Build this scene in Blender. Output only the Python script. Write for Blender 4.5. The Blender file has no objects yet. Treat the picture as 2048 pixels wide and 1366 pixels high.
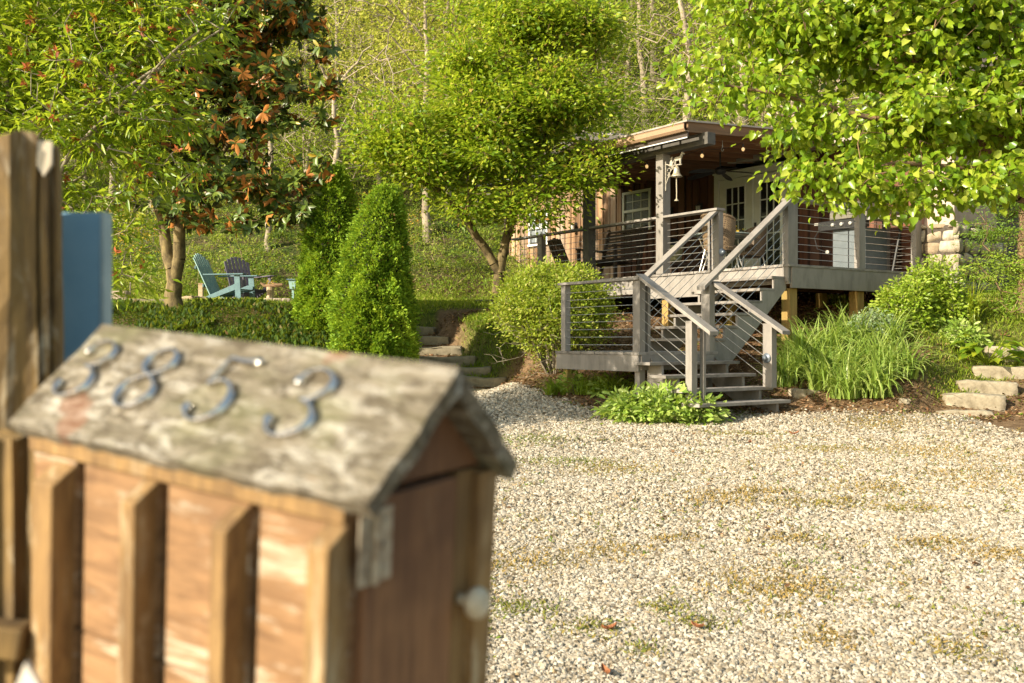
import bpy, bmesh, math, random
import numpy as np
from mathutils import Vector, Matrix, Euler
random.seed(7)
RNG = np.random.default_rng(11)
R = math.radians
SC = bpy.context.scene
COL = SC.collection

# ------------------------------------------------------------------ camera
F = 1991.0                     # focal length in photo pixels (2048 wide), 35 mm
cam_d = bpy.data.cameras.new('camera'); cam = bpy.data.objects.new('camera', cam_d); COL.objects.link(cam)
cam.location = (0, 0, 0); cam.rotation_euler = (R(90), 0, 0)
cam_d.lens = 35.0; cam_d.sensor_width = 36.0; cam_d.clip_start = 0.05; cam_d.clip_end = 600
cam_d.dof.use_dof = True; cam_d.dof.focus_distance = 12.0; cam_d.dof.aperture_fstop = 4.8
SC.camera = cam

# ------------------------------------------------------------------ sky, sun, exposure
SUN_TO = Vector((-0.845, -0.535, math.tan(R(25.5)))).normalized()     # towards the sun
wd = bpy.data.worlds.new('World'); SC.world = wd; wd.use_nodes = True
wn = wd.node_tree; bg = wn.nodes['Background']
sky = wn.nodes.new('ShaderNodeTexSky'); sky.sky_type = 'NISHITA'; sky.sun_disc = False
sky.sun_elevation = R(25.5); sky.sun_rotation = math.atan2(SUN_TO.x, SUN_TO.y)
wbm = wn.nodes.new('ShaderNodeMix'); wbm.data_type = 'RGBA'; wbm.blend_type = 'MULTIPLY'; wbm.inputs[0].default_value = 1
wbm.inputs[7].default_value = (1.0, .93, .74, 1)      # the photograph is balanced for shade: a warm sky
wn.links.new(sky.outputs[0], wbm.inputs[6]); wn.links.new(wbm.outputs[2], bg.inputs[0]); bg.inputs[1].default_value = 0.15
sd = bpy.data.lights.new('sun', 'SUN'); sd.energy = 4.6; sd.angle = R(0.5); sd.color = (1.0, 0.89, 0.70)
so = bpy.data.objects.new('sun', sd); COL.objects.link(so)
so.rotation_euler = SUN_TO.to_track_quat('Z', 'Y').to_euler(); so.location = (-20, -12, 20)
SC.view_settings.view_transform = 'Standard'; SC.view_settings.look = 'None'
SC.view_settings.exposure = 1.08; SC.view_settings.gamma = 1.0
SC.render.engine = 'CYCLES'
SC.cycles.max_bounces = 7; SC.cycles.transparent_max_bounces = 8; SC.cycles.diffuse_bounces = 4
SC.cycles.use_denoising = True

def W(px, py, d):              # photo pixel + distance -> a measured place in the yard
    return np.array([(px - 1024) / F * d, d, (683 - py) / F * d])

# ------------------------------------------------------------------ materials
def nodes(name):
    m = bpy.data.materials.new(name); m.use_nodes = True
    nt = m.node_tree; return m, nt, nt.nodes['Principled BSDF']
def N(nt, t, **k):
    n = nt.nodes.new(t)
    for a, b in k.items():
        if a[0] == '_': setattr(n, a[1:], b)
        else:
            n.inputs[int(a[1:]) if a[0] == 'i' and a[1:].isdigit() else a].default_value = b
    return n
def c4(c): return (c[0], c[1], c[2], 1)
def ramp(nt, fac, stops):
    r = nt.nodes.new('ShaderNodeValToRGB'); e = r.color_ramp.elements
    while len(e) < len(stops): e.new(0.5)
    for k, (p, c) in enumerate(stops): e[k].position = p; e[k].color = c4(c)
    nt.links.new(fac, r.inputs[0]); return r.outputs[0]
def mixc(nt, fac, a, b, mode='MIX'):
    n = nt.nodes.new('ShaderNodeMix'); n.data_type = 'RGBA'; n.blend_type = mode
    for s, v in ((n.inputs[0], fac), (n.inputs[6], a), (n.inputs[7], b)):
        if hasattr(v, 'links'): nt.links.new(v, s)
        elif isinstance(v, (int, float)): s.default_value = v
        else: s.default_value = c4(v)
    return n.outputs[2]
def noise(nt, scale, detail=6, rough=.6, stretch=None, dist=0, coord='Object', w=0):
    tc = nt.nodes.new('ShaderNodeTexCoord'); o = tc.outputs[coord]
    mp = nt.nodes.new('ShaderNodeMapping'); nt.links.new(o, mp.inputs[0])
    if stretch: mp.inputs[3].default_value = stretch
    mp.inputs[1].default_value = (w, w * .7, w * 1.3)
    n = nt.nodes.new('ShaderNodeTexNoise'); nt.links.new(mp.outputs[0], n.inputs['Vector'])
    n.inputs['Scale'].default_value = scale; n.inputs['Detail'].default_value = detail
    n.inputs['Roughness'].default_value = rough; n.inputs['Distortion'].default_value = dist
    return n.outputs[0]
def bump(nt, b, h, strength, dist=.01):
    n = nt.nodes.new('ShaderNodeBump'); n.inputs['Strength'].default_value = strength; n.inputs['Distance'].default_value = dist
    nt.links.new(h, n.inputs['Height']); nt.links.new(n.outputs[0], b.inputs['Normal'])
def plain(name, ca, cb=None, scale=8, rough=.6, bmp=.15, metal=0, stretch=None, contrast=(.35, .65), det=6, dist=.004, spec=.4, tint=0):
    m, nt, b = nodes(name)
    h = noise(nt, scale, det, .65, stretch)
    if cb is None: cb = tuple(x * .75 for x in ca)
    col = ramp(nt, h, [(contrast[0], cb), (contrast[1], ca)])
    if tint:
        at = nt.nodes.new('ShaderNodeAttribute'); at.attribute_name = 'tint'; hsv = nt.nodes.new('ShaderNodeHueSaturation'); nt.links.new(col, hsv.inputs['Color'])
        mr = nt.nodes.new('ShaderNodeMapRange'); nt.links.new(at.outputs['Fac'], mr.inputs[0]); mr.inputs[3].default_value = 1-tint; mr.inputs[4].default_value = 1+tint*.6; nt.links.new(mr.outputs[0], hsv.inputs['Value']); col = hsv.outputs[0]
    nt.links.new(col, b.inputs['Base Color'])
    b.inputs['Roughness'].default_value = rough; b.inputs['Metallic'].default_value = metal
    b.inputs['Specular IOR Level'].default_value = spec
    if bmp: bump(nt, b, h, bmp, dist)
    return m
def wood(name, ca, cb, cc, axis=2, grain=30, rough=.75, bmp=.5, tint=True, streak=14, tintamt=.6):
    """grain runs along the given axis; boards may carry a per-board tint attribute"""
    m, nt, b = nodes(name)
    st = [1, 1, 1]; st[axis] = .06
    g = noise(nt, grain, 8, .7, tuple(st), .3)
    st2 = [1, 1, 1]; st2[axis] = .16
    g2 = noise(nt, streak * .25, 4, .6, tuple(st2), .2, w=3)
    c = ramp(nt, g, [(.3, cb), (.62, ca)])
    c = mixc(nt, ramp(nt, g2, [(.4, (0, 0, 0)), (.65, (1, 1, 1))]), c, cc)
    if tint:
        at = nt.nodes.new('ShaderNodeAttribute'); at.attribute_name = 'tint'
        hsv = nt.nodes.new('ShaderNodeHueSaturation'); nt.links.new(c, hsv.inputs['Color'])
        mr = nt.nodes.new('ShaderNodeMapRange'); nt.links.new(at.outputs['Fac'], mr.inputs[0])
        mr.inputs[3].default_value = 1 - tintamt * .7; mr.inputs[4].default_value = 1 + tintamt
        nt.links.new(mr.outputs[0], hsv.inputs['Value']); c = hsv.outputs[0]
    nt.links.new(c, b.inputs['Base Color']); b.inputs['Roughness'].default_value = rough
    b.inputs['Specular IOR Level'].default_value = .3
    bump(nt, b, g, bmp, .006)
    return m
def leafmat(name, stops, under=None, trans=.45, rough=.45, spec=.4, tcol=None, uth=None):
    """stops: ramp over the per-leaf tint attribute"""
    m, nt, b = nodes(name)
    at = nt.nodes.new('ShaderNodeAttribute'); at.attribute_name = 'tint'
    c = ramp(nt, at.outputs['Fac'], stops)
    if under is not None:
        ge = nt.nodes.new('ShaderNodeNewGeometry')
        bf = ge.outputs['Backfacing']
        if uth is not None:      # only the younger leaves carry the felted rust underside
            gt_ = nt.nodes.new('ShaderNodeMath'); gt_.operation = 'GREATER_THAN'; gt_.inputs[1].default_value = uth; nt.links.new(at.outputs['Fac'], gt_.inputs[0])
            ml = nt.nodes.new('ShaderNodeMath'); ml.operation = 'MULTIPLY'; nt.links.new(bf, ml.inputs[0]); nt.links.new(gt_.outputs[0], ml.inputs[1]); bf = ml.outputs[0]
        c = mixc(nt, bf, c, under)
    nt.links.new(c, b.inputs['Base Color']); b.inputs['Roughness'].default_value = rough
    b.inputs['Specular IOR Level'].default_value = spec
    if trans > 0:
        tr = nt.nodes.new('ShaderNodeBsdfTranslucent')
        tc = mixc(nt, .5, c, tcol or (.50, .58, .03)) if under is None else c
        nt.links.new(tc, tr.inputs[0])
        mx = nt.nodes.new('ShaderNodeMixShader'); mx.inputs[0].default_value = trans
        nt.links.new(b.outputs[0], mx.inputs[1]); nt.links.new(tr.outputs[0], mx.inputs[2])
        nt.links.new(mx.outputs[0], nt.nodes['Material Output'].inputs[0])
    return m

# ------------------------------------------------------------------ mesh helpers
class MB:
    def __init__(s): s.v = []; s.f = []; s.t = []
    def add(s, vs, fs, tint=.5):
        o = len(s.v); s.v += [tuple(map(float, p)) for p in vs]; s.f += [tuple(o + i for i in q) for q in fs]; s.t += [tint] * len(vs); return s
    def box(s, a, b, tint=.5):
        x0, y0, z0 = a; x1, y1, z1 = b
        if x0 > x1: x0, x1 = x1, x0
        if y0 > y1: y0, y1 = y1, y0
        if z0 > z1: z0, z1 = z1, z0
        return s.add([(x0,y0,z0),(x1,y0,z0),(x1,y1,z0),(x0,y1,z0),(x0,y0,z1),(x1,y0,z1),(x1,y1,z1),(x0,y1,z1)],
              [(0,3,2,1),(4,5,6,7),(0,1,5,4),(1,2,6,5),(2,3,7,6),(3,0,4,7)], tint)
    def beam(s, p, q, w, h, up=(0,0,1), tint=.5, ends=None):
        """bar from p to q, w across, h along up; vertical=True keeps cut ends plumb"""
        p = Vector(p); q = Vector(q); d = (q - p).normalized(); u = Vector(up)
        r = d.cross(u)
        if r.length < 1e-6: r = Vector((1, 0, 0))
        r.normalize(); u2 = r.cross(d).normalized()
        if ends == 'plumb':
            u2 = Vector((0, 0, 1)) * (1 / max(.2, u2.z))
        a = r * w / 2; b = u2 * h / 2
        return s.add([p-a-b, p+a-b, p+a+b, p-a+b, q-a-b, q+a-b, q+a+b, q-a+b],
              [(0,1,2,3),(7,6,5,4),(1,0,4,5),(2,1,5,6),(3,2,6,7),(0,3,7,4)], tint)
    def tube(s, pts, rad, n=8, tint=.5, cap=True):
        pts = [Vector(p) for p in pts]
        if not hasattr(rad, '__len__'): rad = [rad] * len(pts)
        vs = []; prev = None
        for i, p in enumerate(pts):
            d = (pts[min(i+1, len(pts)-1)] - pts[max(i-1, 0)]).normalized()
            if prev is None:
                a = d.orthogonal().normalized()
            else:
                a = (prev - d * prev.dot(d)).normalized()
            prev = a; b = d.cross(a)
            for k in range(n):
                t = 2*math.pi*k/n; vs.append(p + (a*math.cos(t) + b*math.sin(t)) * rad[i])
        fs = [(i*n+k, i*n+(k+1) % n, (i+1)*n+(k+1) % n, (i+1)*n+k) for i in range(len(pts)-1) for k in range(n)]
        if cap: fs += [tuple(range(n-1, -1, -1)), tuple((len(pts)-1)*n+k for k in range(n))]
        return s.add(vs, fs, tint)
    def lathe(s, prof, c=(0,0,0), n=20, axis=None, tint=.5):
        M = Vector(axis).to_track_quat('Z', 'Y').to_matrix() if axis else Matrix.Identity(3)
        vs = [Vector(c) + M @ Vector((r*math.cos(2*math.pi*k/n), r*math.sin(2*math.pi*k/n), z)) for r, z in prof for k in range(n)]
        m = len(prof)
        fs = [(i*n+k, i*n+(k+1) % n, (i+1)*n+(k+1) % n, (i+1)*n+k) for i in range(m-1) for k in range(n)]
        fs += [tuple(range(n-1, -1, -1)), tuple((m-1)*n+k for k in range(n))]
        return s.add(vs, fs, tint)
    def prism(s, poly, o, ux, uy, th, tint=.5):
        """polygon in the plane (ux, uy) through o, extruded th along ux x uy"""
        ux = Vector(ux); uy = Vector(uy); nn = ux.cross(uy).normalized() * th; o = Vector(o); n = len(poly)
        a = [o + ux*x + uy*y for x, y in poly]
        return s.add(a + [p + nn for p in a], [tuple(range(n-1, -1, -1)), tuple(range(n, 2*n))] + [(i, (i+1) % n, n+(i+1) % n, n+i) for i in range(n)], tint)
    def build(s, name, mat, parent=None, base=(0,0,0), bevel=0, smooth=False):
        me = bpy.data.meshes.new(name)
        bx, by, bz = base
        me.from_pydata([(x-bx, y-by, z-bz) for x, y, z in s.v], [], s.f)
        if all(t == .5 for t in s.t): q = random.random(); s.t = [q]*len(s.t)
        at = me.attributes.new('tint', 'FLOAT', 'POINT'); at.data.foreach_set('value', s.t)
        me.materials.append(mat); me.update()
        o = bpy.data.objects.new(name, me); COL.objects.link(o)
        if parent: o.parent = parent
        if bevel:
            b = o.modifiers.new('bevel', 'BEVEL'); b.width = bevel; b.segments = 2; b.limit_method = 'ANGLE'; b.angle_limit = R(40)
        if smooth:
            for p in me.polygons: p.use_smooth = True
        return o
def npmesh(name, V, Fc, mat, tint=None, parent=None, smooth=False):
    """V (n,3), Fc (m,k) all faces with k corners"""
    V = np.asarray(V, np.float32); Fc = np.asarray(Fc, np.int32)
    me = bpy.data.meshes.new(name); m, k = Fc.shape
    me.vertices.add(len(V)); me.vertices.foreach_set('co', V.ravel())
    me.loops.add(m*k); me.loops.foreach_set('vertex_index', Fc.ravel())
    me.polygons.add(m); me.polygons.foreach_set('loop_start', np.arange(0, m*k, k, dtype=np.int32))
    me.polygons.foreach_set('loop_total', np.full(m, k, np.int32))
    if smooth: me.polygons.foreach_set('use_smooth', np.ones(m, bool))
    if tint is not None:
        at = me.attributes.new('tint', 'FLOAT', 'POINT'); at.data.foreach_set('value', np.asarray(tint, np.float32))
    me.update(calc_edges=True); me.materials.append(mat)
    o = bpy.data.objects.new(name, me); COL.objects.link(o)
    if parent: o.parent = parent
    return o
def tag(o, label=None, cat=None, group=None, kind=None):
    if label: o['label'] = label
    if cat: o['category'] = cat
    if group: o['group'] = group
    if kind: o['kind'] = kind
    return o
def empty(name, loc, rz=0, label=None, cat=None, group=None):
    o = bpy.data.objects.new(name, None); COL.objects.link(o); o.empty_display_size = .1
    o.location = loc; o.rotation_euler = (0, 0, rz); tag(o, label, cat, group); return o
def copy_thing(root, loc, rz=0, label=None, scale=1):
    r = root.copy(); COL.objects.link(r); r.location = loc; r.rotation_euler = (0, 0, rz); r.scale = (scale,)*3
    if label: r['label'] = label
    for ch in root.children:
        c = ch.copy(); COL.objects.link(c); c.parent = r
        for g in ch.children:
            d = g.copy(); COL.objects.link(d); d.parent = c
    return r
# the cabin's own frame: w runs into the porch, s runs left along its front, z up
HX, HY, HA = 3.80, 13.61, R(34.7)
CU, SU = math.cos(HA), math.sin(HA)
def hw(w, s, z=0): return (HX + CU*w - SU*s, HY + SU*w + CU*s, z)
class Thing:
    """an Empty at base (w, s, z) in the cabin frame; parts are given in cabin-frame coordinates"""
    def __init__(s, name, label, cat, base, group=None):
        s.base = base; s.root = empty(name, hw(*base), HA, label, cat, group)
    def part(s, name, mb, mat, bevel=0, smooth=False, parent=None, label=None):
        o = mb.build(name, mat, parent or s.root, s.base, bevel, smooth)
        if label: o['label'] = label
        return o

# ------------------------------------------------------------------ foliage helpers
SUNV = np.array(SUN_TO)
TPL2 = (np.array([[0,0,0],[.45,.24,.05],[1,0,-.06],[.45,-.24,.05]]), np.array([[0,2,1],[0,3,2]]))
TPLL = (np.array([[0,0,0],[.42,.15,.05],[1,0,-.10],[.42,-.15,.05]]), np.array([[0,2,1],[0,3,2]]))
TPLH = (np.array([[0,0,0],[.5,0,-.02],[1.0,0,-.16],[.10,.38,.17],[.55,.34,.13],[.12,-.39,.13],[.57,-.36,.16]]),
        np.array([[0,1,3],[3,1,4],[4,1,2],[0,5,1],[5,6,1],[6,2,1]]))
TPLM = (np.array([[0,0,0],[.5,0,0],[1.0,0,-.08],[.3,.15,.05],[.68,.18,.05],[.3,-.15,.05],[.68,-.18,.05]]),
        np.array([[0,1,3],[3,1,4],[4,1,2],[0,5,1],[5,6,1],[6,2,1]]))
def leafgeo(pos, dirv, nrm, size, tpl):
    d = dirv / (np.linalg.norm(dirv, axis=1, keepdims=True) + 1e-9)
    n = nrm - d * (nrm*d).sum(1, keepdims=True); n /= (np.linalg.norm(n, axis=1, keepdims=True) + 1e-9)
    s = np.cross(n, d); T, Fc = tpl; k = len(T)
    V = pos[:,None,:] + size[:,None,None]*(T[None,:,0,None]*d[:,None,:] + T[None,:,1,None]*s[:,None,:] + T[None,:,2,None]*n[:,None,:])
    Fo = (Fc[None] + (np.arange(len(pos))*k)[:,None,None]).reshape(-1, 3)
    return V.reshape(-1, 3), Fo, k
def leafobj(name, pos, dirv, nrm, size, tpl, mat, tint, parent=None):
    V, Fo, k = leafgeo(np.asarray(pos, float), np.asarray(dirv, float), np.asarray(nrm, float), np.asarray(size, float), tpl)
    return npmesh(name, V, Fo, mat, np.repeat(tint, k), parent)
def rdir(n): 
    v = RNG.normal(size=(n, 3)); return v / np.linalg.norm(v, axis=1, keepdims=True)
def in_blobs(blobs, dens, shell=.35):
    """points in ellipsoids: (cx,cy,cz,rx,ry,rz); more of them towards the outside"""
    out = []
    for c in blobs:
        c = np.asarray(c, float); n = max(3, int(dens * c[3]*c[4]*c[5]*4.19))
        r = RNG.random(n) ** shell
        out.append(c[:3] + rdir(n) * r[:,None] * c[3:6])
    return np.concatenate(out)
def grow(limbs, targets, step=.18, sag=.12, r0=.004, pw=.42, jit=.03, maxr=None):
    """limbs: list of (points, r_start, r_end) polylines; twigs reach from them to every target"""
    P = []; par = []; rr = []
    for pts, ra, rb in limbs:
        pts = [np.array(p, float) for p in pts]; L = sum(np.linalg.norm(b-a) for a, b in zip(pts, pts[1:])); acc = 0
        if P:
            d = np.linalg.norm(np.array(P) - pts[0], axis=1); last = int(d.argmin())
        else: last = -1
        P.append(pts[0]); par.append(last); rr.append(ra); last = len(P) - 1
        for a, b in zip(pts, pts[1:]):
            l = np.linalg.norm(b-a); n = max(1, int(l/step))
            for i in range(1, n+1):
                q = a + (b-a)*i/n + RNG.normal(size=3)*jit*.35; acc += l/n
                P.append(q); par.append(last); rr.append(ra + (rb-ra)*acc/L); last = len(P)-1
    nl = len(P); tips = []
    A = np.array(P)
    T = np.asarray(targets); d0 = np.array([np.linalg.norm(A-t, axis=1).min() for t in T]); order = d0.argsort()
    buf = np.zeros((nl + len(T)*40 + 10, 3)); buf[:nl] = A; cnt = nl
    for ti in order:
        t = T[ti]; D = buf[:cnt] - t; dist = np.linalg.norm(D, axis=1) + np.maximum(D[:,2], 0)*.6
        k = int(dist.argmin()); a = buf[k].copy(); L = np.linalg.norm(t-a); n = int(min(38, max(1, round(L/step)))); last = k
        side = RNG.normal(size=3)*jit*L*2
        for i in range(1, n+1):
            f = i/n; q = a + (t-a)*f + side*math.sin(f*math.pi) + np.array([0,0,sag*L*math.sin(f*math.pi)])
            buf[cnt] = q; par.append(last); rr.append(0); last = cnt; cnt += 1
        tips.append(last)
    P = buf[:cnt]; par = np.array(par); wgt = np.zeros(cnt); wgt[tips] = 1
    for i in range(cnt-1, 0, -1):
        if par[i] >= 0: wgt[par[i]] += wgt[i]
    rad = np.maximum(r0 * np.maximum(wgt, 1)**pw, np.array(rr))
    if maxr: rad = np.where(np.arange(cnt) < nl, np.maximum(np.array(rr), r0*1.5), np.minimum(rad, maxr))
    return P, par, rad, np.array(tips)
def tubes(P, par, rad, n=5):
    e = np.where(par >= 0)[0]; A = P[par[e]]; B = P[e]; ra = rad[par[e]]; rb = rad[e]; ra = np.minimum(ra, rb*1.6)
    d = B - A; d /= np.linalg.norm(d, axis=1, keepdims=True) + 1e-9
    ref = np.where(np.abs(d[:,2:3]) > .9, np.array([[1.,0,0]]), np.array([[0,0,1.]]))
    a = np.cross(d, ref); a /= np.linalg.norm(a, axis=1, keepdims=True); b = np.cross(d, a)
    th = np.arange(n)*2*math.pi/n; off = a[:,None]*np.cos(th)[None,:,None] + b[:,None]*np.sin(th)[None,:,None]
    V = np.concatenate([A[:,None]+off*ra[:,None,None], B[:,None]+off*rb[:,None,None]], 1).reshape(-1, 3)
    k = np.arange(n); q = np.stack([k, (k+1) % n, n+(k+1) % n, n+k], 1)
    return V, (q[None] + (np.arange(len(e))*2*n)[:,None,None]).reshape(-1, 4)
def cluster(P, par, tips, per, spread, size, droop=.3, flat=.6, upw=1.0, along=2):
    """leaves round every twig end: positions, directions, normals, sizes"""
    n = len(tips)*per; ti = np.repeat(tips, per); a = ti.copy()
    for _ in range(along):
        m = RNG.random(n) < .5; a = np.where(m & (par[a] >= 0), par[a], a)
    ax = P[ti] - P[np.where(par[ti] >= 0, par[ti], ti)]; ax /= np.linalg.norm(ax, axis=1, keepdims=True) + 1e-9
    off = RNG.normal(size=(n, 3)) * spread * np.array([1, 1, flat])
    pos = P[a] + off
    d = off / (spread + 1e-9) + ax*.8 + RNG.normal(size=(n, 3))*.3; d[:,2] -= droop
    nr = RNG.normal(size=(n, 3))*.55 + np.array([0, 0, upw*.55]) + SUNV*.55      # leaves turn to the light
    return pos, d, nr, size*(.6 + .7*RNG.random(n))
# ------------------------------------------------------------------ terrain
CP = np.array([
 (0,0,-1.47),(-3,3,-1.45),(3,3,-1.42),(-3,-6,-1.6),(4,-6,-1.55),(0,6,-1.24),(3,6,-1.21),(6,6,-1.18),(-4,7,-1.2),(0,9,-1.03),(3,9,-1.0),(6,9,-.95),(-4,9.5,-1.05),
 (3,11.5,-.88),(1.6,11.8,-.87),(0,13.0,-.84),(-.3,15.2,-.77),(-2,12,-.86),(3.4,11.75,-.87),(4.4,11.7,-.85),(5.4,11.7,-.87),(1.9,12.3,-.85),(.5,13.3,-.72),
 (2.6,12.8,-.7),(3.8,13.5,-.22),(3.0,14.6,-.12),(2.2,14.2,-.3),(2.5,16.5,.35),(5,17,.75),(4.4,12.3,-.6),(4.9,12.7,-.22),(5.4,13.1,.12),(5.15,12.45,-.4),(5.9,12.45,-.64),(6.15,12.75,-.42),(5.7,12.1,-.80),(6.45,13.15,-.14),(6.5,11.9,-.6),(5.2,12.1,-.62),
 (6.5,13.5,.25),(7,15.5,.75),(8,15,.65),(5.75,13.0,-.02),(7.3,12.9,.02),(7.4,12.0,-.4),(6.6,11.2,-.75),(6.2,9.8,-.9),(9,9.5,-.6),(9,12,.1),(10,15,.9),
 (.0,14.2,-.62),(.4,15.5,-.12),(-.2,17,.37),(-.9,17.2,.26),(-1.6,18.3,.50),(-.45,15.25,-.79),(-.65,15.6,-.64),(-.9,16.0,-.50),(-1.15,16.45,-.34),(-1.4,16.85,-.18),(-1.65,17.3,0),(-1.95,17.75,.18),(-.1,15.9,-.36),(-.35,16.4,-.1),(-.6,16.8,.08),(-2.3,16.2,-.1),
 (-1.2,19,.70),(0,19,.68),(1.5,19,.75),(0,21,.82),(-2,19,.70),(-2,21,.8),(-4,20,.8),(-6,21,.82),(-8,22,.9),(-4,17.6,.6),(-7,17.6,.62),(-5.5,18.6,.74),(-6,15,-.1),(-4,15,-.1),(-2.6,15,-.35),(-8,12,-.75),(-5,12.2,-.85),(-12,14,-.3),(-12,20,.9),
 (-1,23,.95),(1.5,23,1.0),(-5,23.5,1.0),(-10,24,1.2),(-2,26,3.0),(-7,26,2.8),(2,27,3.3),(-2,30,5.0),(-10,30,5.0),(6,30,4.6),(10,24,2.4),(14,22,2.6),(16,16,1.8),(20,28,5.5),
 (-20,28,5),(-20,40,12),(0,40,11),(20,40,12),(0,60,24),(-30,60,25),(30,60,25),(0,90,44),(-50,90,46),(50,90,46),(-35,20,4),(35,20,6),(40,-20,0),(-40,-20,-1),(-15,0,-1.2),(15,0,-1.2),(50,50,22),(-50,50,21)], float)
def _k(r): return r
_D = np.linalg.norm(CP[:,None,:2]-CP[None,:,:2], axis=2); _n = len(CP)
_A = np.zeros((_n+3, _n+3)); _A[:_n,:_n] = _k(_D) - np.eye(_n)*.06; _A[:_n,_n] = 1; _A[:_n,_n+1:] = CP[:,:2]; _A[_n,:_n] = 1; _A[_n+1:,:_n] = CP[:,:2].T
_c = np.linalg.solve(_A, np.r_[CP[:,2], 0, 0, 0])
def vnoise(x, y, s, seed=0):
    x = np.asarray(x, float)*s + seed*17.3; y = np.asarray(y, float)*s + seed*9.1
    xi = np.floor(x).astype(int); yi = np.floor(y).astype(int); fx = x-xi; fy = y-yi; fx = fx*fx*(3-2*fx); fy = fy*fy*(3-2*fy)
    def h(a, b):
        v = np.sin(a*127.1 + b*311.7 + seed*74.7)*43758.5453; return v - np.floor(v)
    return (h(xi,yi)*(1-fx)+h(xi+1,yi)*fx)*(1-fy) + (h(xi,yi+1)*(1-fx)+h(xi+1,yi+1)*fx)*fy
def fbm(x, y, s, seed=0, o=4):
    t = 0; a = .5; tot = 0
    for k in range(o): t = t + a*vnoise(x, y, s*2**k, seed+k); tot += a; a *= .5
    return t/tot
def height(x, y):
    x = np.atleast_1d(np.asarray(x, float)); y = np.atleast_1d(np.asarray(y, float)); sh = x.shape; x = x.ravel(); y = y.ravel(); out = np.empty(len(x))
    for i in range(0, len(x), 20000):
        X = np.stack([x[i:i+20000], y[i:i+20000]], 1); d = np.linalg.norm(X[:,None]-CP[None,:,:2], axis=2)
        out[i:i+20000] = d@_c[:_n] + _c[_n] + X@_c[_n+1:]
    far = np.clip((y-22)/20, 0, 1)
    out += (fbm(x, y, .9, 3)-.5)*.06 + (fbm(x, y, .15, 5)-.5)*far*2.5 + (fbm(x, y, .5, 8)-.5)*far*.8
    for pth in STEPPATHS:          # the soil is cut away under the two flights of stone steps
        t = (y - pth[0][0]); ys = [p[0] for p in pth]; xc = np.interp(y, ys, [p[1] for p in pth]); zc = np.interp(y, ys, [p[2] for p in pth]); hw_ = pth[0][3]
        w = np.clip((hw_ + .18 - np.abs(x-xc))/.18, 0, 1)*np.clip((y-ys[0]+.25)/.2, 0, 1)*np.clip((ys[-1]+.5-y)/.3, 0, 1)
        out = out*(1-w) + np.minimum(out, zc)*w
    return out.reshape(sh)
STEPPATHS = [[(15.3,-.52,-.84,.68),(15.65,-.7,-.70),(16.05,-.95,-.55),(16.5,-1.2,-.39),(16.9,-1.45,-.22),(17.35,-1.72,-.05),(17.8,-2.0,.14)],
             [(11.85,5.45,-.92,.62),(12.0,5.65,-.80),(12.3,5.9,-.64),(12.6,6.2,-.46),(12.9,6.5,-.22)]]
def hz(x, y): return float(height(x, y)[0])
GB = np.array([(-30,9.6),(-9,9.4),(-6,11.4),(-3.5,13.6),(-2.2,14.6),(-.9,15.1),(-.2,15.2),(.3,13.6),(.95,12.45),(1.5,11.95),(3.4,11.75),(4.4,11.7),(5.3,11.72),(5.45,11.0),(5.25,10.2),(5.5,9.3),(6.3,8.2),(7.6,6.5),(30,5.5)])
def ygrav(x, y):
    """signed: > 0 on the gravel"""
    X = np.asarray(x, float); Y = np.asarray(y, float)
    yb = np.interp(X, GB[:13,0], GB[:13,1]); yb = np.where(X > 5.3, 11.72 - (X-5.3)*9, yb)
    edge = yb - Y
    # right hand soil edge
    xr = np.interp(Y, [5.5,6.5,8.2,9.3,10.2,11.0,11.72], [9,7.6,6.3,5.5,5.25,5.4,5.4]); e2 = np.where(Y > 5.5, xr - X, 9 - X + 8)
    return np.minimum(edge, e2*.8) + (fbm(X, Y, 1.6, 21)-.5)*.5
def smooth(a, b, t): t = np.clip((t-a)/(b-a), 0, 1); return t*t*(3-2*t)
def zones(x, y):
    g = smooth(-.12, .12, ygrav(x, y))
    lawn = smooth(17.7, 18.3, y + (x > -1.4)*(-.6))*smooth(23.6, 22.8, y)*smooth(.9, .2, x)
    lr = smooth(4.9, 5.5, x)*smooth(11.9, 12.4, y)*smooth(20, 16, y)
    st = smooth(-1.0, -.6, x)*smooth(.35, 0., x)*smooth(15.6, 16.2, y)*smooth(18, 17.4, y)*.8
    grass = np.clip(lawn + lr*.8*(fbm(x, y, .8, 4) > .42) + st, 0, 1)*(1-g)
    hill = smooth(23.3, 24.5, y)
    return g, grass, np.clip(hill, 0, 1)
gx = np.concatenate([-np.geomspace(90, 12.2, 34), np.arange(-12, 12.01, .12), np.geomspace(12.2, 90, 34)])
gy = np.concatenate([-np.geomspace(40, 1, 10), np.arange(-.8, 28, .12), np.geomspace(28.2, 120, 70)])
X, Y = np.meshgrid(gx, gy); Z = height(X, Y); ny, nx = X.shape
idx = np.arange(nx*ny).reshape(ny, nx)
Fg = np.stack([idx[:-1,:-1], idx[:-1,1:], idx[1:,1:], idx[1:,:-1]], -1).reshape(-1, 4)
gm, gt, gb = nodes('ground_cover')
zg, zr, zh = zones(X.ravel(), Y.ravel())
def att(nt, nm):
    a = nt.nodes.new('ShaderNodeAttribute'); a.attribute_name = nm; return a.outputs['Fac']
n1 = noise(gt, 2.2, 8, .7); n2 = noise(gt, 40, 4, .7); n3 = noise(gt, 9, 6, .7, w=5)
vor = gt.nodes.new('ShaderNodeTexVoronoi'); vor.inputs['Scale'].default_value = 55
tcn = gt.nodes.new('ShaderNodeTexCoord'); gt.links.new(tcn.outputs['Object'], vor.inputs['Vector'])
grav = mixc(gt, n2, (.34,.30,.24), (.62,.57,.48))
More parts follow.
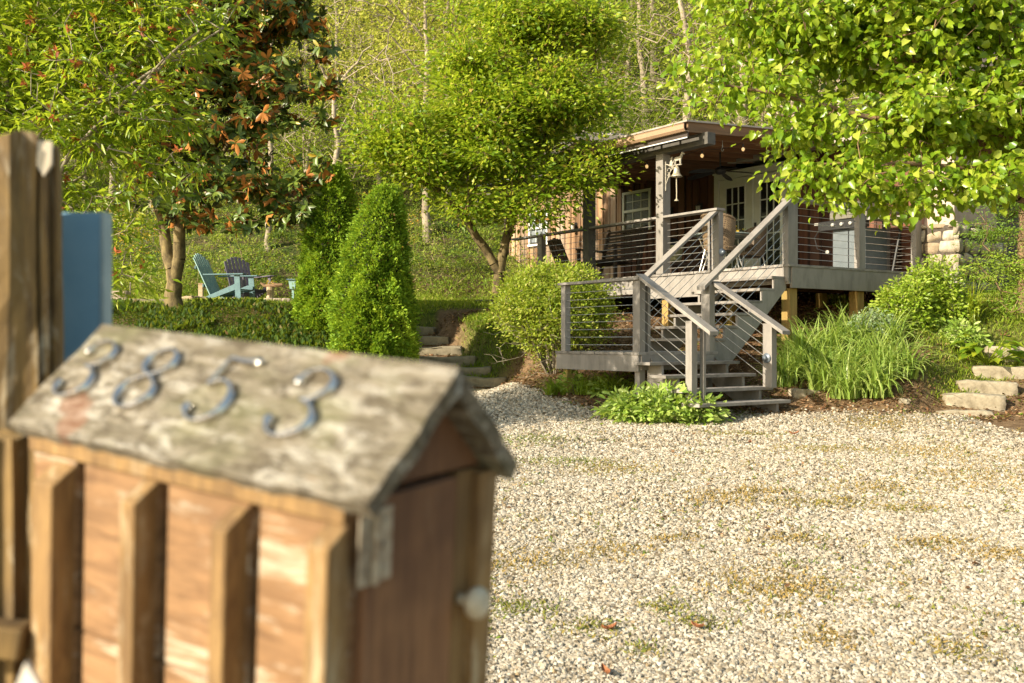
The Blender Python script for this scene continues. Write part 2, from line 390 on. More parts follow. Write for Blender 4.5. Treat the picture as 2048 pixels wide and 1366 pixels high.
grav = mixc(gt, ramp(gt, vor.outputs['Distance'], [(.25,(0,0,0)),(.6,(1,1,1))]), grav, (.16,.13,.09))
grav = mixc(gt, ramp(gt, n3, [(.6,(0,0,0)),(.72,(1,1,1))]), grav, (.24,.17,.06))
soil = mixc(gt, ramp(gt, n3, [(.35,(0,0,0)),(.65,(1,1,1))]), (.10,.062,.035), (.24,.16,.09))
grs = mixc(gt, ramp(gt, n3, [(.35,(0,0,0)),(.65,(1,1,1))]), (.055,.085,.015), (.15,.17,.03))
hil = mixc(gt, ramp(gt, n1, [(.4,(0,0,0)),(.6,(1,1,1))]), (.10,.08,.04), (.055,.085,.018))
c = mixc(gt, att(gt, 'grass'), soil, grs); c = mixc(gt, att(gt, 'hill'), c, hil); c = mixc(gt, att(gt, 'gravel'), c, grav)
gt.links.new(c, gb.inputs['Base Color']); gb.inputs['Roughness'].default_value = .95; gb.inputs['Specular IOR Level'].default_value = .1
bump(gt, gb, n2, .8, .02)
ground = npmesh('ground', np.stack([X.ravel(), Y.ravel(), Z.ravel()], 1), Fg, gm, smooth=True)
for nm, a in (('gravel', zg), ('grass', zr), ('hill', zh)):
    t = ground.data.attributes.new(nm, 'FLOAT', 'POINT'); t.data.foreach_set('value', a.astype(np.float32))
ground['kind'] = 'structure'

# ------------------------------------------------------------------ gravel stones
def pts_in(n, x0, x1, y0, y1): return RNG.uniform(x0, x1, n), RNG.uniform(y0, y1, n)
def gravel_stuff():
    xs = []; ys = []; ss = []
    for (n, x0, x1, y0, y1, s) in ((290000, -1.0, 3.9, 2.4, 6.2, .0080), (230000, -1.2, 5.9, 6.2, 9.4, .0098), (150000, -1.6, 6.4, 9.4, 15.4, .0122), (90000, -6, -1.0, 2.4, 9, .0125), (60000, -7, -1.2, 9, 14.5, .0145)):
        x, y = pts_in(n, x0, x1, y0, y1)
        keep = (ygrav(x, y) > -.25*RNG.random(n)**2)
        bare = fbm(x*.8, y, 1.1, 31, 5); keep &= RNG.random(n) > smooth(.60, .70, bare)*.55
        edge = ygrav(x, y); keep &= RNG.random(n) > smooth(1.1, 0, edge)*smooth(2.5, 4, x)*.75
        x = x[keep]; y = y[keep]; xs.append(x); ys.append(y)
        ss.append(s*np.exp(np.clip(RNG.normal(size=len(x))*.42, -1, .75)))
    x = np.concatenate(xs); y = np.concatenate(ys); s = np.concatenate(ss); z = height(x, y) + s*.15
    me = bpy.data.meshes.new('gravel'); me.vertices.add(len(x)); me.vertices.foreach_set('co', np.stack([x, y, z], 1).astype(np.float32).ravel())
    a = me.attributes.new('sc', 'FLOAT_VECTOR', 'POINT')
    sv = np.stack([s*RNG.uniform(.8,1.35,len(s)), s*RNG.uniform(.6,1.,len(s)), s*RNG.uniform(.45,.8,len(s))], 1); a.data.foreach_set('vector', sv.astype(np.float32).ravel())
    a = me.attributes.new('rot', 'FLOAT_VECTOR', 'POINT')
    rv = np.stack([RNG.normal(size=len(s))*.45, RNG.normal(size=len(s))*.45, RNG.uniform(0,6.28,len(s))], 1); a.data.foreach_set('vector', rv.astype(np.float32).ravel())
    a = me.attributes.new('var', 'INT', 'POINT'); a.data.foreach_set('value', RNG.integers(0, 5, len(s)).astype(np.int32))
    m, nt, b = nodes('limestone_chips')
    oi = nt.nodes.new('ShaderNodeObjectInfo')
    cc = ramp(nt, oi.outputs['Random'], [(0,(.11,.085,.055)),(.18,(.25,.21,.15)),(.5,(.36,.315,.245)),(.85,(.50,.455,.375)),(1,(.27,.195,.11))])
    nt.links.new(cc, b.inputs['Base Color']); b.inputs['Roughness'].default_value = .85; b.inputs['Specular IOR Level'].default_value = .2
    me.materials.append(m)
    o = bpy.data.objects.new('gravel', me); COL.objects.link(o); tag(o, kind='stuff'); tag(o, 'pale crushed stone chips covering the driveway', 'gravel')
    g = bpy.data.node_groups.new('stones', 'GeometryNodeTree')
    g.interface.new_socket('Geometry', in_out='INPUT', socket_type='NodeSocketGeometry'); g.interface.new_socket('Geometry', in_out='OUTPUT', socket_type='NodeSocketGeometry')
    gi = g.nodes.new('NodeGroupInput'); go = g.nodes.new('NodeGroupOutput')
    join = g.nodes.new('GeometryNodeGeometryToInstance')
    for k in range(5):
        ico = g.nodes.new('GeometryNodeMeshIcoSphere'); ico.inputs['Radius'].default_value = 1; ico.inputs['Subdivisions'].default_value = 2 if k < 2 else 1
        ps = g.nodes.new('GeometryNodeSetPosition'); nz = g.nodes.new('ShaderNodeTexNoise'); nz.noise_dimensions = '4D'
        nz.inputs['W'].default_value = 3.1*k; nz.inputs['Scale'].default_value = .9; nz.inputs['Detail'].default_value = 1
        sub = g.nodes.new('ShaderNodeVectorMath'); sub.operation = 'SUBTRACT'; sub.inputs[1].default_value = (.5,.5,.5)
        ml = g.nodes.new('ShaderNodeVectorMath'); ml.operation = 'SCALE'; ml.inputs['Scale'].default_value = 1.5
        g.links.new(nz.outputs['Color'], sub.inputs[0]); g.links.new(sub.outputs[0], ml.inputs[0]); g.links.new(ml.outputs[0], ps.inputs['Offset'])
        g.links.new(ico.outputs[0], ps.inputs[0])
        sm = g.nodes.new('GeometryNodeSetMaterial'); sm.inputs['Material'].default_value = m; g.links.new(ps.outputs[0], sm.inputs[0]); g.links.new(sm.outputs[0], join.inputs[0])
    na = lambda nm, ty: (lambda q: (setattr(q, 'data_type', ty), q.inputs[0].__setattr__('default_value', nm), q)[2])(g.nodes.new('GeometryNodeInputNamedAttribute'))
    inst = g.nodes.new('GeometryNodeInstanceOnPoints'); inst.inputs['Pick Instance'].default_value = True
    a1 = na('sc', 'FLOAT_VECTOR'); a2 = na('rot', 'FLOAT_VECTOR'); a3 = na('var', 'INT')
    er = g.nodes.new('FunctionNodeEulerToRotation')
    g.links.new(a2.outputs[0], er.inputs[0]); g.links.new(er.outputs[0], inst.inputs['Rotation']); g.links.new(a1.outputs[0], inst.inputs['Scale']); g.links.new(a3.outputs[0], inst.inputs['Instance Index'])
    g.links.new(gi.outputs[0], inst.inputs['Points']); g.links.new(join.outputs[0], inst.inputs['Instance']); g.links.new(inst.outputs[0], go.inputs[0])
    md = o.modifiers.new('stones', 'NODES'); md.node_group = g
gravel_stuff()
# ------------------------------------------------------------------ materials for the buildings
PAINT = plain('grey_deck_paint', (.275,.25,.225), (.175,.158,.142), 7, .6, .35, stretch=(1,1,.3), contrast=(.28,.56), det=9, tint=.14)
PAINTB = plain('grey_deck_paint_boards', (.30,.272,.245), (.14,.122,.105), 6, .62, .4, contrast=(.30,.58), det=9, tint=.26)
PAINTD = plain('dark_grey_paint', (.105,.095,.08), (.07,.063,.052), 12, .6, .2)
CABLE = plain('stainless_cable', (.62,.60,.55), (.5,.48,.44), 30, .3, 0, .7)
YPINE = wood('treated_pine', (.42,.27,.09), (.26,.15,.05), (.33,.27,.08), 2, 16, .8, .4)
JOIST = wood('stained_joist', (.25,.135,.072), (.11,.058,.03), (.18,.10,.056), 0, 16, .8, .4)
JOISTE = wood('weathered_fascia', (.20,.11,.06), (.10,.055,.03), (.15,.10,.06), 0, 14, .8, .4)
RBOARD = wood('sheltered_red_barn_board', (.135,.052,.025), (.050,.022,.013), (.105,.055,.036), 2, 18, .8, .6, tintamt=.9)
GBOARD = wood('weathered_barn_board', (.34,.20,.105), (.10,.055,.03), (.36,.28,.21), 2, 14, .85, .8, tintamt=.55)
TAN = plain('tan_metal', (.36,.235,.15), (.32,.21,.135), 5, .45, .05)
DKMET = plain('brown_metal', (.06,.045,.035), (.05,.035,.03), 5, .5, .05)
WHITE = plain('white_frame_paint', (.72,.72,.68), (.64,.64,.60), 12, .5, .08)
DOORP = plain('door_cream_paint', (.66,.66,.55), (.60,.60,.50), 6, .5, .08)
TIN = plain('roof_tin', (.46,.42,.37), (.30,.24,.19), 3, .5, .2, .3, stretch=(.15,1,1))
BLACK = plain('black_enamel', (.02,.02,.02), (.015,.015,.015), 20, .45, .05)
GREYC = plain('grey_vinyl_cover', (.13,.15,.16), (.10,.12,.13), 6, .6, .3)
BLUEG = plain('slate_blue_lamp_metal', (.16,.19,.22), (.12,.14,.17), 20, .35, .05, .4)
def glassy(name, col, rough=.06):
    m, nt, b = nodes(name); b.inputs['Base Color'].default_value = c4(col); b.inputs['Roughness'].default_value = rough; b.inputs['Specular IOR Level'].default_value = .9
    h = noise(nt, 1.3, 2, .5); bump(nt, b, h, .12, .02); return m
PANE = glassy('window_pane', (.012,.014,.012))
BLIND = plain('white_blind', (.27,.30,.33), (.22,.25,.28), 20, .5, 0)
STUC = plain('pinkish_stucco', (.52,.40,.33), (.42,.31,.26), 5, .9, .5)

ZD = 1.06; ZL = -.127; CW = -1.447; CL = -2.745        # deck level, landing level, landing extent in w
# ------------------------------------------------------------------ cabin
cab = Thing('cabin', 'rustic board-and-batten cabin with tin roof, white windows and stone-footed chimney', 'cabin', (3.4, 5.0, .5))
WW = 3.42
def boards(mb, s0, s1, z0, z1f, w, wid=.2, batten=True):
    s = s0; k = 0
    while s < s1 - .01:
        e = min(s + wid*random.uniform(.8,1.15), s1); zt = z1f((s+e)/2) if callable(z1f) else z1f
        mb.box((w, s, z0), (w+.025, e-.014, zt), random.random())
        if batten: mb.box((w-.018, e-.030, z0), (w, e+.014, zt), random.random()*.25)
        s = e; k += 1
def gab(s): return 4.50 - abs(s-8.0)*.235 if 4 < s < 12 else 3.3
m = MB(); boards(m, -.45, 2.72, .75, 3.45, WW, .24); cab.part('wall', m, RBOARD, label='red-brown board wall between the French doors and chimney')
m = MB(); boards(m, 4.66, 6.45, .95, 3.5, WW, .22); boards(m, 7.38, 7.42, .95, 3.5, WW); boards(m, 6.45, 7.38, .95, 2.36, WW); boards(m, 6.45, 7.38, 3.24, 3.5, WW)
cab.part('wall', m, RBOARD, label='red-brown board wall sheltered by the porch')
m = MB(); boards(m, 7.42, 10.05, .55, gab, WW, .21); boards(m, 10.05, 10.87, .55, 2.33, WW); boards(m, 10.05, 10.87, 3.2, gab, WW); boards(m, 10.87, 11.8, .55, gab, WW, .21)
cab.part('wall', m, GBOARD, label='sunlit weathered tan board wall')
m = MB(); m.box((WW+.03, -.42, .3), (9.0, 11.78, 3.28)); m.prism([(4.2,3.28),(11.78,3.28),(8,4.46)], (WW+.035,0,0), (0,1,0), (0,0,1), 5.4)
m.box((WW+.029, 7.42, .1), (WW+.2, 11.8, .56)); cab.part('inner_shell', m, DKMET)
# roofs
m = MB()
for sgn in (-1, 1):
    e = 8 + sgn*4.25; ze = 4.54 - .235*4.25
    m.add([(2.75,8,4.60),(9.3,8,4.60),(9.3,e,ze+.03),(2.75,e,ze+.03),(2.75,8,4.53),(9.3,8,4.53),(9.3,e,ze-.04),(2.75,e,ze-.04)], [(0,1,2,3),(7,6,5,4),(0,3,7,4),(1,5,6,2),(3,2,6,7)])
    for k in range(14):
        t0 = k*.3+.1; p0 = (2.74, 8+sgn*t0, 4.61-.235*t0*1.0); m.beam(p0, (9.3, p0[1], p0[2]), .03, .025)
roof = cab.part('roof', m, TIN)
m = MB()
for sgn in (-1, 1):
    m.beam((2.73, 8, 4.50), (2.73, 8+sgn*4.3, 4.5-.235*4.3), .05, .16, ends='plumb')
cab.part('gable_trim', m, PAINTD)
m = MB(); m.add([(2.95,-.9,3.36),(2.95,3.9,3.36),(6.4,3.9,3.72),(6.4,-.9,3.72),(2.95,-.9,3.30),(2.95,3.9,3.30),(6.4,3.9,3.66),(6.4,-.9,3.66)], [(0,3,2,1),(4,5,6,7),(0,1,5,4),(0,4,7,3),(1,2,6,5)])
m.add([(9.9,-.9,3.36),(9.9,3.9,3.36),(6.4,3.9,3.72),(6.4,-.9,3.72)], [(0,1,2,3)])
cab.part('roof', m, TIN, label='low tin roof above the French doors')
# downspout at the far left corner
m = MB(); m.box((WW-.09, 11.74, .5), (WW-.01, 11.84, 3.35)); m.box((WW-.11, 11.72, 1.2), (WW, 11.86, 1.24)); cab.part('downspout', m, DKMET, .004)
# windows
def window(s0, s1, z0, z1, fm, nm='window'):
    m = MB(); f = .055; w0 = WW-.045
    m.box((w0, s0, z0), (WW+.02, s0+f, z1)); m.box((w0, s1-f, z0), (WW+.02, s1, z1)); m.box((w0, s0+f, z1-f), (WW+.02, s1-f, z1)); m.box((w0-.015, s0-.03, z0-.03), (WW+.02, s1+.03, z0+.02))
    zm = (z0+z1)/2; m.box((w0+.006, s0+f, zm-.028), (WW+.02, s1-f, zm+.028))
    for zz0, zz1 in ((z0+.05, zm-.03), (zm+.03, z1-f)):
        for k in (1, 2): q = s0+f+(s1-s0-2*f)*k/3; m.box((WW-.02, q-.008, zz0), (WW-.008, q+.008, zz1))
        q = (zz0+zz1)/2; m.box((WW-.019, s0+f, q-.008), (WW-.009, s1-f, q+.008))
    fr = cab.part(nm, m, fm, .004)
    m = MB(); m.add([(WW-.006,s0+f,z0+.02),(WW-.006,s0+f,z1-f),(WW-.006,s1-f,z1-f),(WW-.006,s1-f,z0+.02)], [(0,1,2,3)]); pn = cab.part('pane', m, GLASS, parent=fr)
    m = MB(); z = z0+.06
    while z < z1-.07: m.add([(WW+.014, s0+f, z),(WW+.014, s1-f, z),(WW+.022, s1-f, z+.025),(WW+.022, s0+f, z+.025)], [(0,1,2,3)]); z += .03
    cab.part('blind', m, BLIND, parent=fr); return fr
gl_m, nt_, b_ = nodes('clear_glass')
b_.inputs['Base Color'].default_value = (.8,.9,.85,1); b_.inputs['Roughness'].default_value = .02
tr_ = nt_.nodes.new('ShaderNodeBsdfTransparent'); gls_ = nt_.nodes.new('ShaderNodeBsdfGlossy'); gls_.inputs['Roughness'].default_value = .03
fr_ = nt_.nodes.new('ShaderNodeFresnel'); fr_.inputs[0].default_value = 1.6; mx_ = nt_.nodes.new('ShaderNodeMixShader')
nt_.links.new(fr_.outputs[0], mx_.inputs[0]); nt_.links.new(tr_.outputs[0], mx_.inputs[1]); nt_.links.new(gls_.outputs[0], mx_.inputs[2]); nt_.links.new(mx_.outputs[0], nt_.nodes['Material Output'].inputs[0])
GLASS = gl_m
window(6.47, 7.36, 2.38, 3.22, DOORP)
window(10.07, 10.85, 2.35, 3.17, WHITE)
# French doors
m = MB(); s0, s1, zb, zt = 2.75, 4.64, ZD+.02, 3.22
m.box((WW-.06, s0, zb), (WW+.03, s0+.11, zt)); m.box((WW-.06, s1-.11, zb), (WW+.03, s1, zt)); m.box((WW-.06, s0+.11, zt-.11), (WW+.03, s1-.11, zt)); m.box((WW-.08, s0-.02, zt), (WW, s1+.02, zt+.03))
m.box((WW-.05, (s0+s1)/2-.025, zb), (WW+.02, (s0+s1)/2+.025, zt-.11)); df = cab.part('door_frame', m, DOORP, .004)
for k in (0, 1):
    a = s0+.115+k*.85; b = a+.805; m = MB(); w0 = WW-.03; w1 = WW+.02
    g0, g1, h0, h1 = a+.17, b-.17, zb+.28, zt-.29
    m.box((w0, a, zb+.01), (w1, g0, zt-.12)); m.box((w0, g1, zb+.01), (w1, b, zt-.12)); m.box((w0, g0, zb+.01), (w1, g1, h0)); m.box((w0, g0, h1), (w1, g1, zt-.12))
    for (x0, x1, y0, y1) in ((g0-.03, g0, h0-.03, h1+.03), (g1, g1+.03, h0-.03, h1+.03), (g0, g1, h0-.03, h0), (g0, g1, h1, h1+.03)): m.box((w0-.012, x0, y0), (w0, x1, y1))
    for q in (1, 2): x = g0+(g1-g0)*q/3; m.box((w0-.006, x-.011, h0), (w0+.01, x+.011, h1))
    for q in range(1, 5): z = h0+(h1-h0)*q/5; m.box((w0-.005, g0, z-.011), (w0+.009, g1, z+.011))
    d = cab.part('door', m, DOORP, .003)
    m = MB(); m.box((w0+.012, g0, h0), (w0+.016, g1, h1)); cab.part('pane', m, PANE, parent=d)
    if k == 0: m = MB(); m.box((w0-.02, b-.075, ZD+.95), (w0, b-.035, ZD+1.15)); m.tube([(w0-.05, b-.055, ZD+1.02),(w0-.05, b-.16, ZD+1.02)], .011); cab.part('handle', m, BLACK, parent=d)
# chimney with stone foot
stn, nt_, b_ = nodes('fieldstone_masonry')
v1 = nt_.nodes.new('ShaderNodeTexVoronoi'); v1.feature = 'DISTANCE_TO_EDGE'; v2 = nt_.nodes.new('ShaderNodeTexVoronoi')
v1.inputs['Scale'].default_value = 1; v2.inputs['Scale'].default_value = 1
tc_ = nt_.nodes.new('ShaderNodeTexCoord'); mp_ = nt_.nodes.new('ShaderNodeMapping'); mp_.inputs[3].default_value = (3.2,4.2,5.2)
nz_ = nt_.nodes.new('ShaderNodeTexNoise'); nz_.inputs['Scale'].default_value = 3; va_ = nt_.nodes.new('ShaderNodeVectorMath'); va_.operation = 'MULTIPLY_ADD'
va_.inputs[1].default_value = (.35,.35,.35); nt_.links.new(tc_.outputs['Object'], nz_.inputs['Vector']); nt_.links.new(nz_.outputs['Color'], va_.inputs[0]); nt_.links.new(tc_.outputs['Object'], va_.inputs[2])
nt_.links.new(va_.outputs[0], mp_.inputs[0]); nt_.links.new(mp_.outputs[0], v1.inputs['Vector']); nt_.links.new(mp_.outputs[0], v2.inputs['Vector'])
sc_ = ramp(nt_, v2.outputs['Color'], [(.2,(.30,.22,.14)),(.5,(.46,.38,.28)),(.8,(.58,.52,.43))])
sc_ = mixc(nt_, noise(nt_, 12, 6, .7), sc_, (.28,.22,.15), 'MIX')
jt_ = ramp(nt_, v1.outputs['Distance'], [(.006,(0,0,0)),(.035,(1,1,1))])
nt_.links.new(mixc(nt_, jt_, (.09,.07,.05), sc_), b_.inputs['Base Color']); b_.inputs['Roughness'].default_value = .9
bump(nt_, b_, jt_, 1, .04)
m = MB()
m.box((3.12, -.50, 1.76), (4.3, .0, 6.2)); ch = cab.part('chimney', m, STUC, .01)
m = MB(); m.box((3.10, -.54, .3), (4.4, .03, 1.755)); cab.part('mortar_core', m, plain('dark_mortar', (.10,.08,.06), (.05,.04,.03), 20, .95, .5), .0, parent=ch)
def stones(m, o, ux, uy, wd, ht, nrm, r):
    z = 0
    while z < ht-.03:
        h = min(r.uniform(.15,.30), ht-z); x = -.03
        while x < wd-.02:
            w = min(r.uniform(.14,.36), wd-x+.03); n = 6; j = r.normal(size=(4,2))*.022; tn = r.random(); vs = []; ph = r.uniform(0,6,3)
            for a in range(n+1):
                for b in range(n+1):
                    u = a/n; v = b/n; q = j[0]*(1-u)*(1-v)+j[1]*u*(1-v)+j[2]*u*v+j[3]*(1-u)*v
                    rc = .10*(abs(2*u-1)**3*abs(2*v-1)**3); uu = .5+(u-.5)*(1-rc); vv = .5+(v-.5)*(1-rc)
                    bulge = .055*(1-abs(2*u-1)**5)*(1-abs(2*v-1)**5) + .010*math.sin(6*u+ph[0])*math.cos(5*v+ph[1]) - .02
                    vs.append(Vector(o)+Vector(ux)*(x+.008+uu*(w-.016)+q[0])+Vector(uy)*(z+.008+vv*(h-.016)+q[1])+Vector(nrm)*(bulge+.01*tn))
            m.add(vs, [(a*(n+1)+b, (a+1)*(n+1)+b, (a+1)*(n+1)+b+1, a*(n+1)+b+1) for a in range(n) for b in range(n)], tn)
            x += w
        z += h
m = MB(); r_ = np.random.default_rng(4); stones(m, (3.10,-.56,.3), (0,1,0), (0,0,1), .60, 1.50, (-1,0,0), r_); stones(m, (3.08,-.54,.3), (1,0,0), (0,0,1), 1.35, 1.50, (0,-1,0), r_)
sf_, nt_, b_ = nodes('field_stone_faces'); at_ = nt_.nodes.new('ShaderNodeAttribute'); at_.attribute_name = 'tint'
cc_ = ramp(nt_, at_.outputs['Fac'], [(0,(.30,.22,.14)),(.35,(.44,.37,.27)),(.7,(.52,.47,.38)),(1,(.36,.30,.22))]); n_ = noise(nt_, 9, 8, .75)
nt_.links.new(mixc(nt_, ramp(nt_, n_, [(.4,(0,0,0)),(.65,(.8,.8,.8))]), cc_, (.20,.15,.09)), b_.inputs['Base Color']); b_.inputs['Roughness'].default_value = .9; bump(nt_, b_, n_, .8, .02)
cab.part('stone_base', m, sf_, 0, True, parent=ch)
# skirting under the deck: close dark slats, pale strips in front stand for light through gaps
m = MB()
s = 0.0
while s < 6.7:
    m.box((WW-.05, s, .2), (WW-.03, s+.13, ZD-.06), random.random()); s += .14
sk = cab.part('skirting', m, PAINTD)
m = MB()
for q in range(4): m.box((WW-.075, 2.35+q*.17, .60-.0*q), (WW-.055, 2.375+q*.17, .86-.03*(q == 3)))
cab.part('batten', m, WHITE, label='thin pale strips standing for daylight through gaps under the deck')  # white strips painted in where daylight would show between the slats

# ------------------------------------------------------------------ deck
dk = Thing('deck', 'raised grey deck with cable railing outside the French doors, on pine posts', 'deck', (0, 0, ZD))
m = MB(); s = -.03
while s < 6.7:
    m.box((-.04-random.uniform(0,.012), s, ZD-.036+random.uniform(-.002,.002)), (3.36, s+.135, ZD), random.random()); s += .14
dk.part('decking', m, PAINTB, .003)
m = MB(); m.box((-.02, 1.36, ZD-.29), (.02, 6.7, ZD-.037)); m.box((-.02, -.0, ZD-.27), (.02, 1.36, ZD-.037)); m.box((-.02, 1.36, ZD-.38), (.0-.021, 3.0, ZD-.05)) ; dk.part('fascia', m, PAINT, .003)
m = MB(); m.box((.021, -.02, ZD-.325), (3.15, .02, ZD-.037)); dk.part('fascia', m, PAINT, .003)
for w, s, a, z0 in ((.13, .12, .075, -.75), (1.62, .12, .075, -.3), (.11, 2.5, .07, -.5), (.11, 4.3, .07, -.3), (.9, 1.9, .06, -.3), (2.2, 1.2, .06, 0), (.11, 6.0, .07, 0)):
    m = MB(); m.box((w-a, s-a, z0), (w+a, s+a, ZD-.29 if s != .12 else ZD-.326)); dk.part('support_post', m, YPINE, .005)
for s in (.6, 1.6, 2.6, 3.6): m = MB(); m.box((.03, s, ZD-.25), (3.3, s+.04, ZD-.04)); dk.part('joist', m, JOIST)
RT = ZD + .91
def rpost(w, s, a=.045, b=.045, z0=ZD, z1=RT-.035): 
    m = MB(); m.box((w-a, s-b, z0), (w+a, s+b, z1)); dk.part('railing_post', m, PAINT, .003)
rpost(.065, .05, .10, .05, ZD-.24); rpost(.06, 1.40, .045, .075, ZD-.24); rpost(.02, 1.52, .02, .02); rpost(1.6, .05, .07, .045); rpost(3.0, .05, .075, .045); rpost(.03, 5.76, .05, .07); rpost(3.0, .58)
m = MB(); m.box((-.06, 1.30, RT-.035), (.12, 2.44, RT)); m.box((-.05, 2.61, RT-.035), (.10, 6.65, RT)); dk.part('cap_rail', m, PAINT, .004)
m = MB(); m.box((-.03, -.05, RT-.035), (3.12, .13, RT)); m.box((2.93, .13, RT-.037), (3.07, .62, RT-.002)); dk.part('cap_rail', m, PAINT, .004)
for k in range(8):
    z = ZD + .085 + k*.1
    m = MB(); m.tube([(.04, 1.42, z),(.04, 2.44, z)], .0042, 5); m.tube([(.04, 2.6, z),(.04, 6.6, z)], .0042, 5); dk.part('cable', m, CABLE)
    m = MB(); m.tube([(.1, .05, z),(3.0, .05, z)], .0036, 5); m.tube([(3.0, .05, z),(3.0, .6, z)], .0042, 5); dk.part('cable', m, CABLE)

# ------------------------------------------------------------------ porch roof on its posts
po = Thing('porch_roof', 'low brown porch roof with exposed joists and tan gutter resting on grey posts', 'porch roof', (0, 2.5, ZD))
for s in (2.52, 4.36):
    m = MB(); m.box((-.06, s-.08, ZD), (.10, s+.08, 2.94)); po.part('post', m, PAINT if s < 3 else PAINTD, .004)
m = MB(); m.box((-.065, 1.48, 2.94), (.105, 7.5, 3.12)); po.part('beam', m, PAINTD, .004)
def zr(w): return 3.125 + .06*w
s = 1.64; 
while s < 7.55:
    m = MB(); m.beam((-.30, s, zr(-.3)+.065), (3.40, s, zr(3.4)+.065), .04, .13, tint=random.random(), ends='plumb'); po.part('joist', m, JOIST); s += .415
m = MB(); m.beam((-.36, 1.60, zr(-.36)+.07), (3.42, 1.60, zr(3.42)+.07), .035, .15, ends='plumb'); po.part('fascia', m, JOISTE)
m = MB()
for k in range(25):
    w0 = -.36+k*.155; m.add([(w0, 1.6, zr(w0)+.135),(w0+.15, 1.6, zr(w0+.15)+.135),(w0+.15, 7.6, zr(w0+.15)+.135),(w0, 7.6, zr(w0)+.135)], [(0,3,2,1)], random.random())
po.part('ceiling_board', m, JOIST)
m = MB(); a, b = -.42, 3.5
m.add([(a,1.55,zr(a)+.165),(b,1.55,zr(b)+.165),(b,7.65,zr(b)+.165),(a,7.65,zr(a)+.165),(a,1.55,zr(a)+.14),(b,1.55,zr(b)+.14),(b,7.65,zr(b)+.14),(a,7.65,zr(a)+.14)], [(0,1,2,3),(7,6,5,4),(0,4,5,1),(3,2,6,7),(0,3,7,4)])
po.part('roof_sheet', m, TIN)
m = MB(); gp = [(0,0),(-.085,0),(-.115,.035),(-.115,.10),(-.125,.115),(-.10,.115),(-.10,.04),(-.08,.012),(0,.012)]
m.prism(gp, (-.36, 1.56, zr(-.36)-.005), (1,0,0), (0,0,1), -6.05); g = po.part('gutter', m, TAN)
m = MB(); m.box((-.385, 1.575, 3.02), (-.362, 7.6, 3.10)); po.part('fascia_strip', m, DKMET)
m = MB(); m.box((-.395, 1.57, 3.005), (-.386, 7.6, 3.02)); po.part('drip_edge', m, WHITE)

# ------------------------------------------------------------------ stairs with landing
st = Thing('staircase', 'grey wooden staircase with a square landing and cable rails turning down to the gravel', 'stairs', (CW, 0, -.85))
m = MB(); s = -.02; k = 0
while s < 1.57: m.box((CL-.03, s, ZL-.036), (CW+.03, s+.27, ZL), random.random()); s += .28
st.part('landing_floor', m, PAINTB, .003)
m = MB(); m.box((CL-.018, -.0, ZL-.24), (CL+.02, 1.64, ZL-.037)); m.box((CL+.02, -.018, ZL-.22), (CW-.02, .02, ZL-.037)); m.box((CW-.02, 0.02, ZL-.22), (CW+.02, 1.6, ZL-.037)); m.box((CL+.02, 1.56, ZL-.22), (CW-.02, 1.6, ZL-.037)); st.part('landing_fascia', m, PAINT, .003)
for w, s in ((CL+.07, .07), (CL+.07, 1.5), (CW-.08, 1.5), (CW-.07, .07)):
    m = MB(); m.box((w-.045, s-.045, -1.1), (w+.045, s+.045, ZL-.04)); st.part('leg', m, PAINT if s < .5 else YPINE, .003)
# lower flight, down towards -s
LR = [-.245, -.395, -.55, -.70]
for k, z in enumerate(LR):
    s1 = .0 - k*.27; m = MB(); m.box((CL-.10, s1-.29, z-.038), (CW+.14, s1-.004, z)); st.part('tread', m, PAINTB, .004)
for w in (CL+.16, CW-.03):
    m = MB(); pl = [(0,ZL-.05),(0,-.245-.038),(-.25,-.245-.038),(-.26,-.395-.038),(-.52,-.395-.038),(-.53,-.55-.038),(-.79,-.55-.038),(-.80,-.70-.038),(-1.06,-.70-.038),(-1.06,-.95),(-.75,-.95),(0,-.52)]
    m.prism(pl, (w, 0, 0), (0,1,0), (0,0,1), -.04); st.part('stringer', m, PAINT, .003)
m = MB(); m.box((CL+.2, -.02, -.9), (CW-.08, 0, ZL-.25)); 
# upper flight, up towards +w
rise = (ZD-ZL)/7
for k in range(1, 7):
    w0 = CW + (k-1)*.24; z = ZL + rise*k; m = MB(); m.box((w0-.03, .06 if k > 3 else .045, z-.038), (w0+.25, 1.36, z)); st.part('tread', m, PAINTB, .004)
for s, mt in ((.10, PAINT), (1.26, PAINT)):
    m = MB(); pl = []
    for k in range(0, 7): w0 = CW + (k-1)*.24; z = ZL+rise*k-.038; pl += [(w0+.24 if k else CW-.0, z), ] if k == 0 else [(w0, z), (w0+.24, z)]
    pl = [(CW, ZL-.04)] + [p for k in range(1, 7) for p in ((CW+(k-1)*.24, ZL+rise*k-.04), (CW+k*.24, ZL+rise*k-.04))] + [(0-.005, ZD-.34), (CW+.22, ZL-.28), (CW, ZL-.28)]
    m.prism(pl, (0, s, 0), (1,0,0), (0,0,1), .04 if s < 1 else .04); st.part('stringer', m, mt, .003)
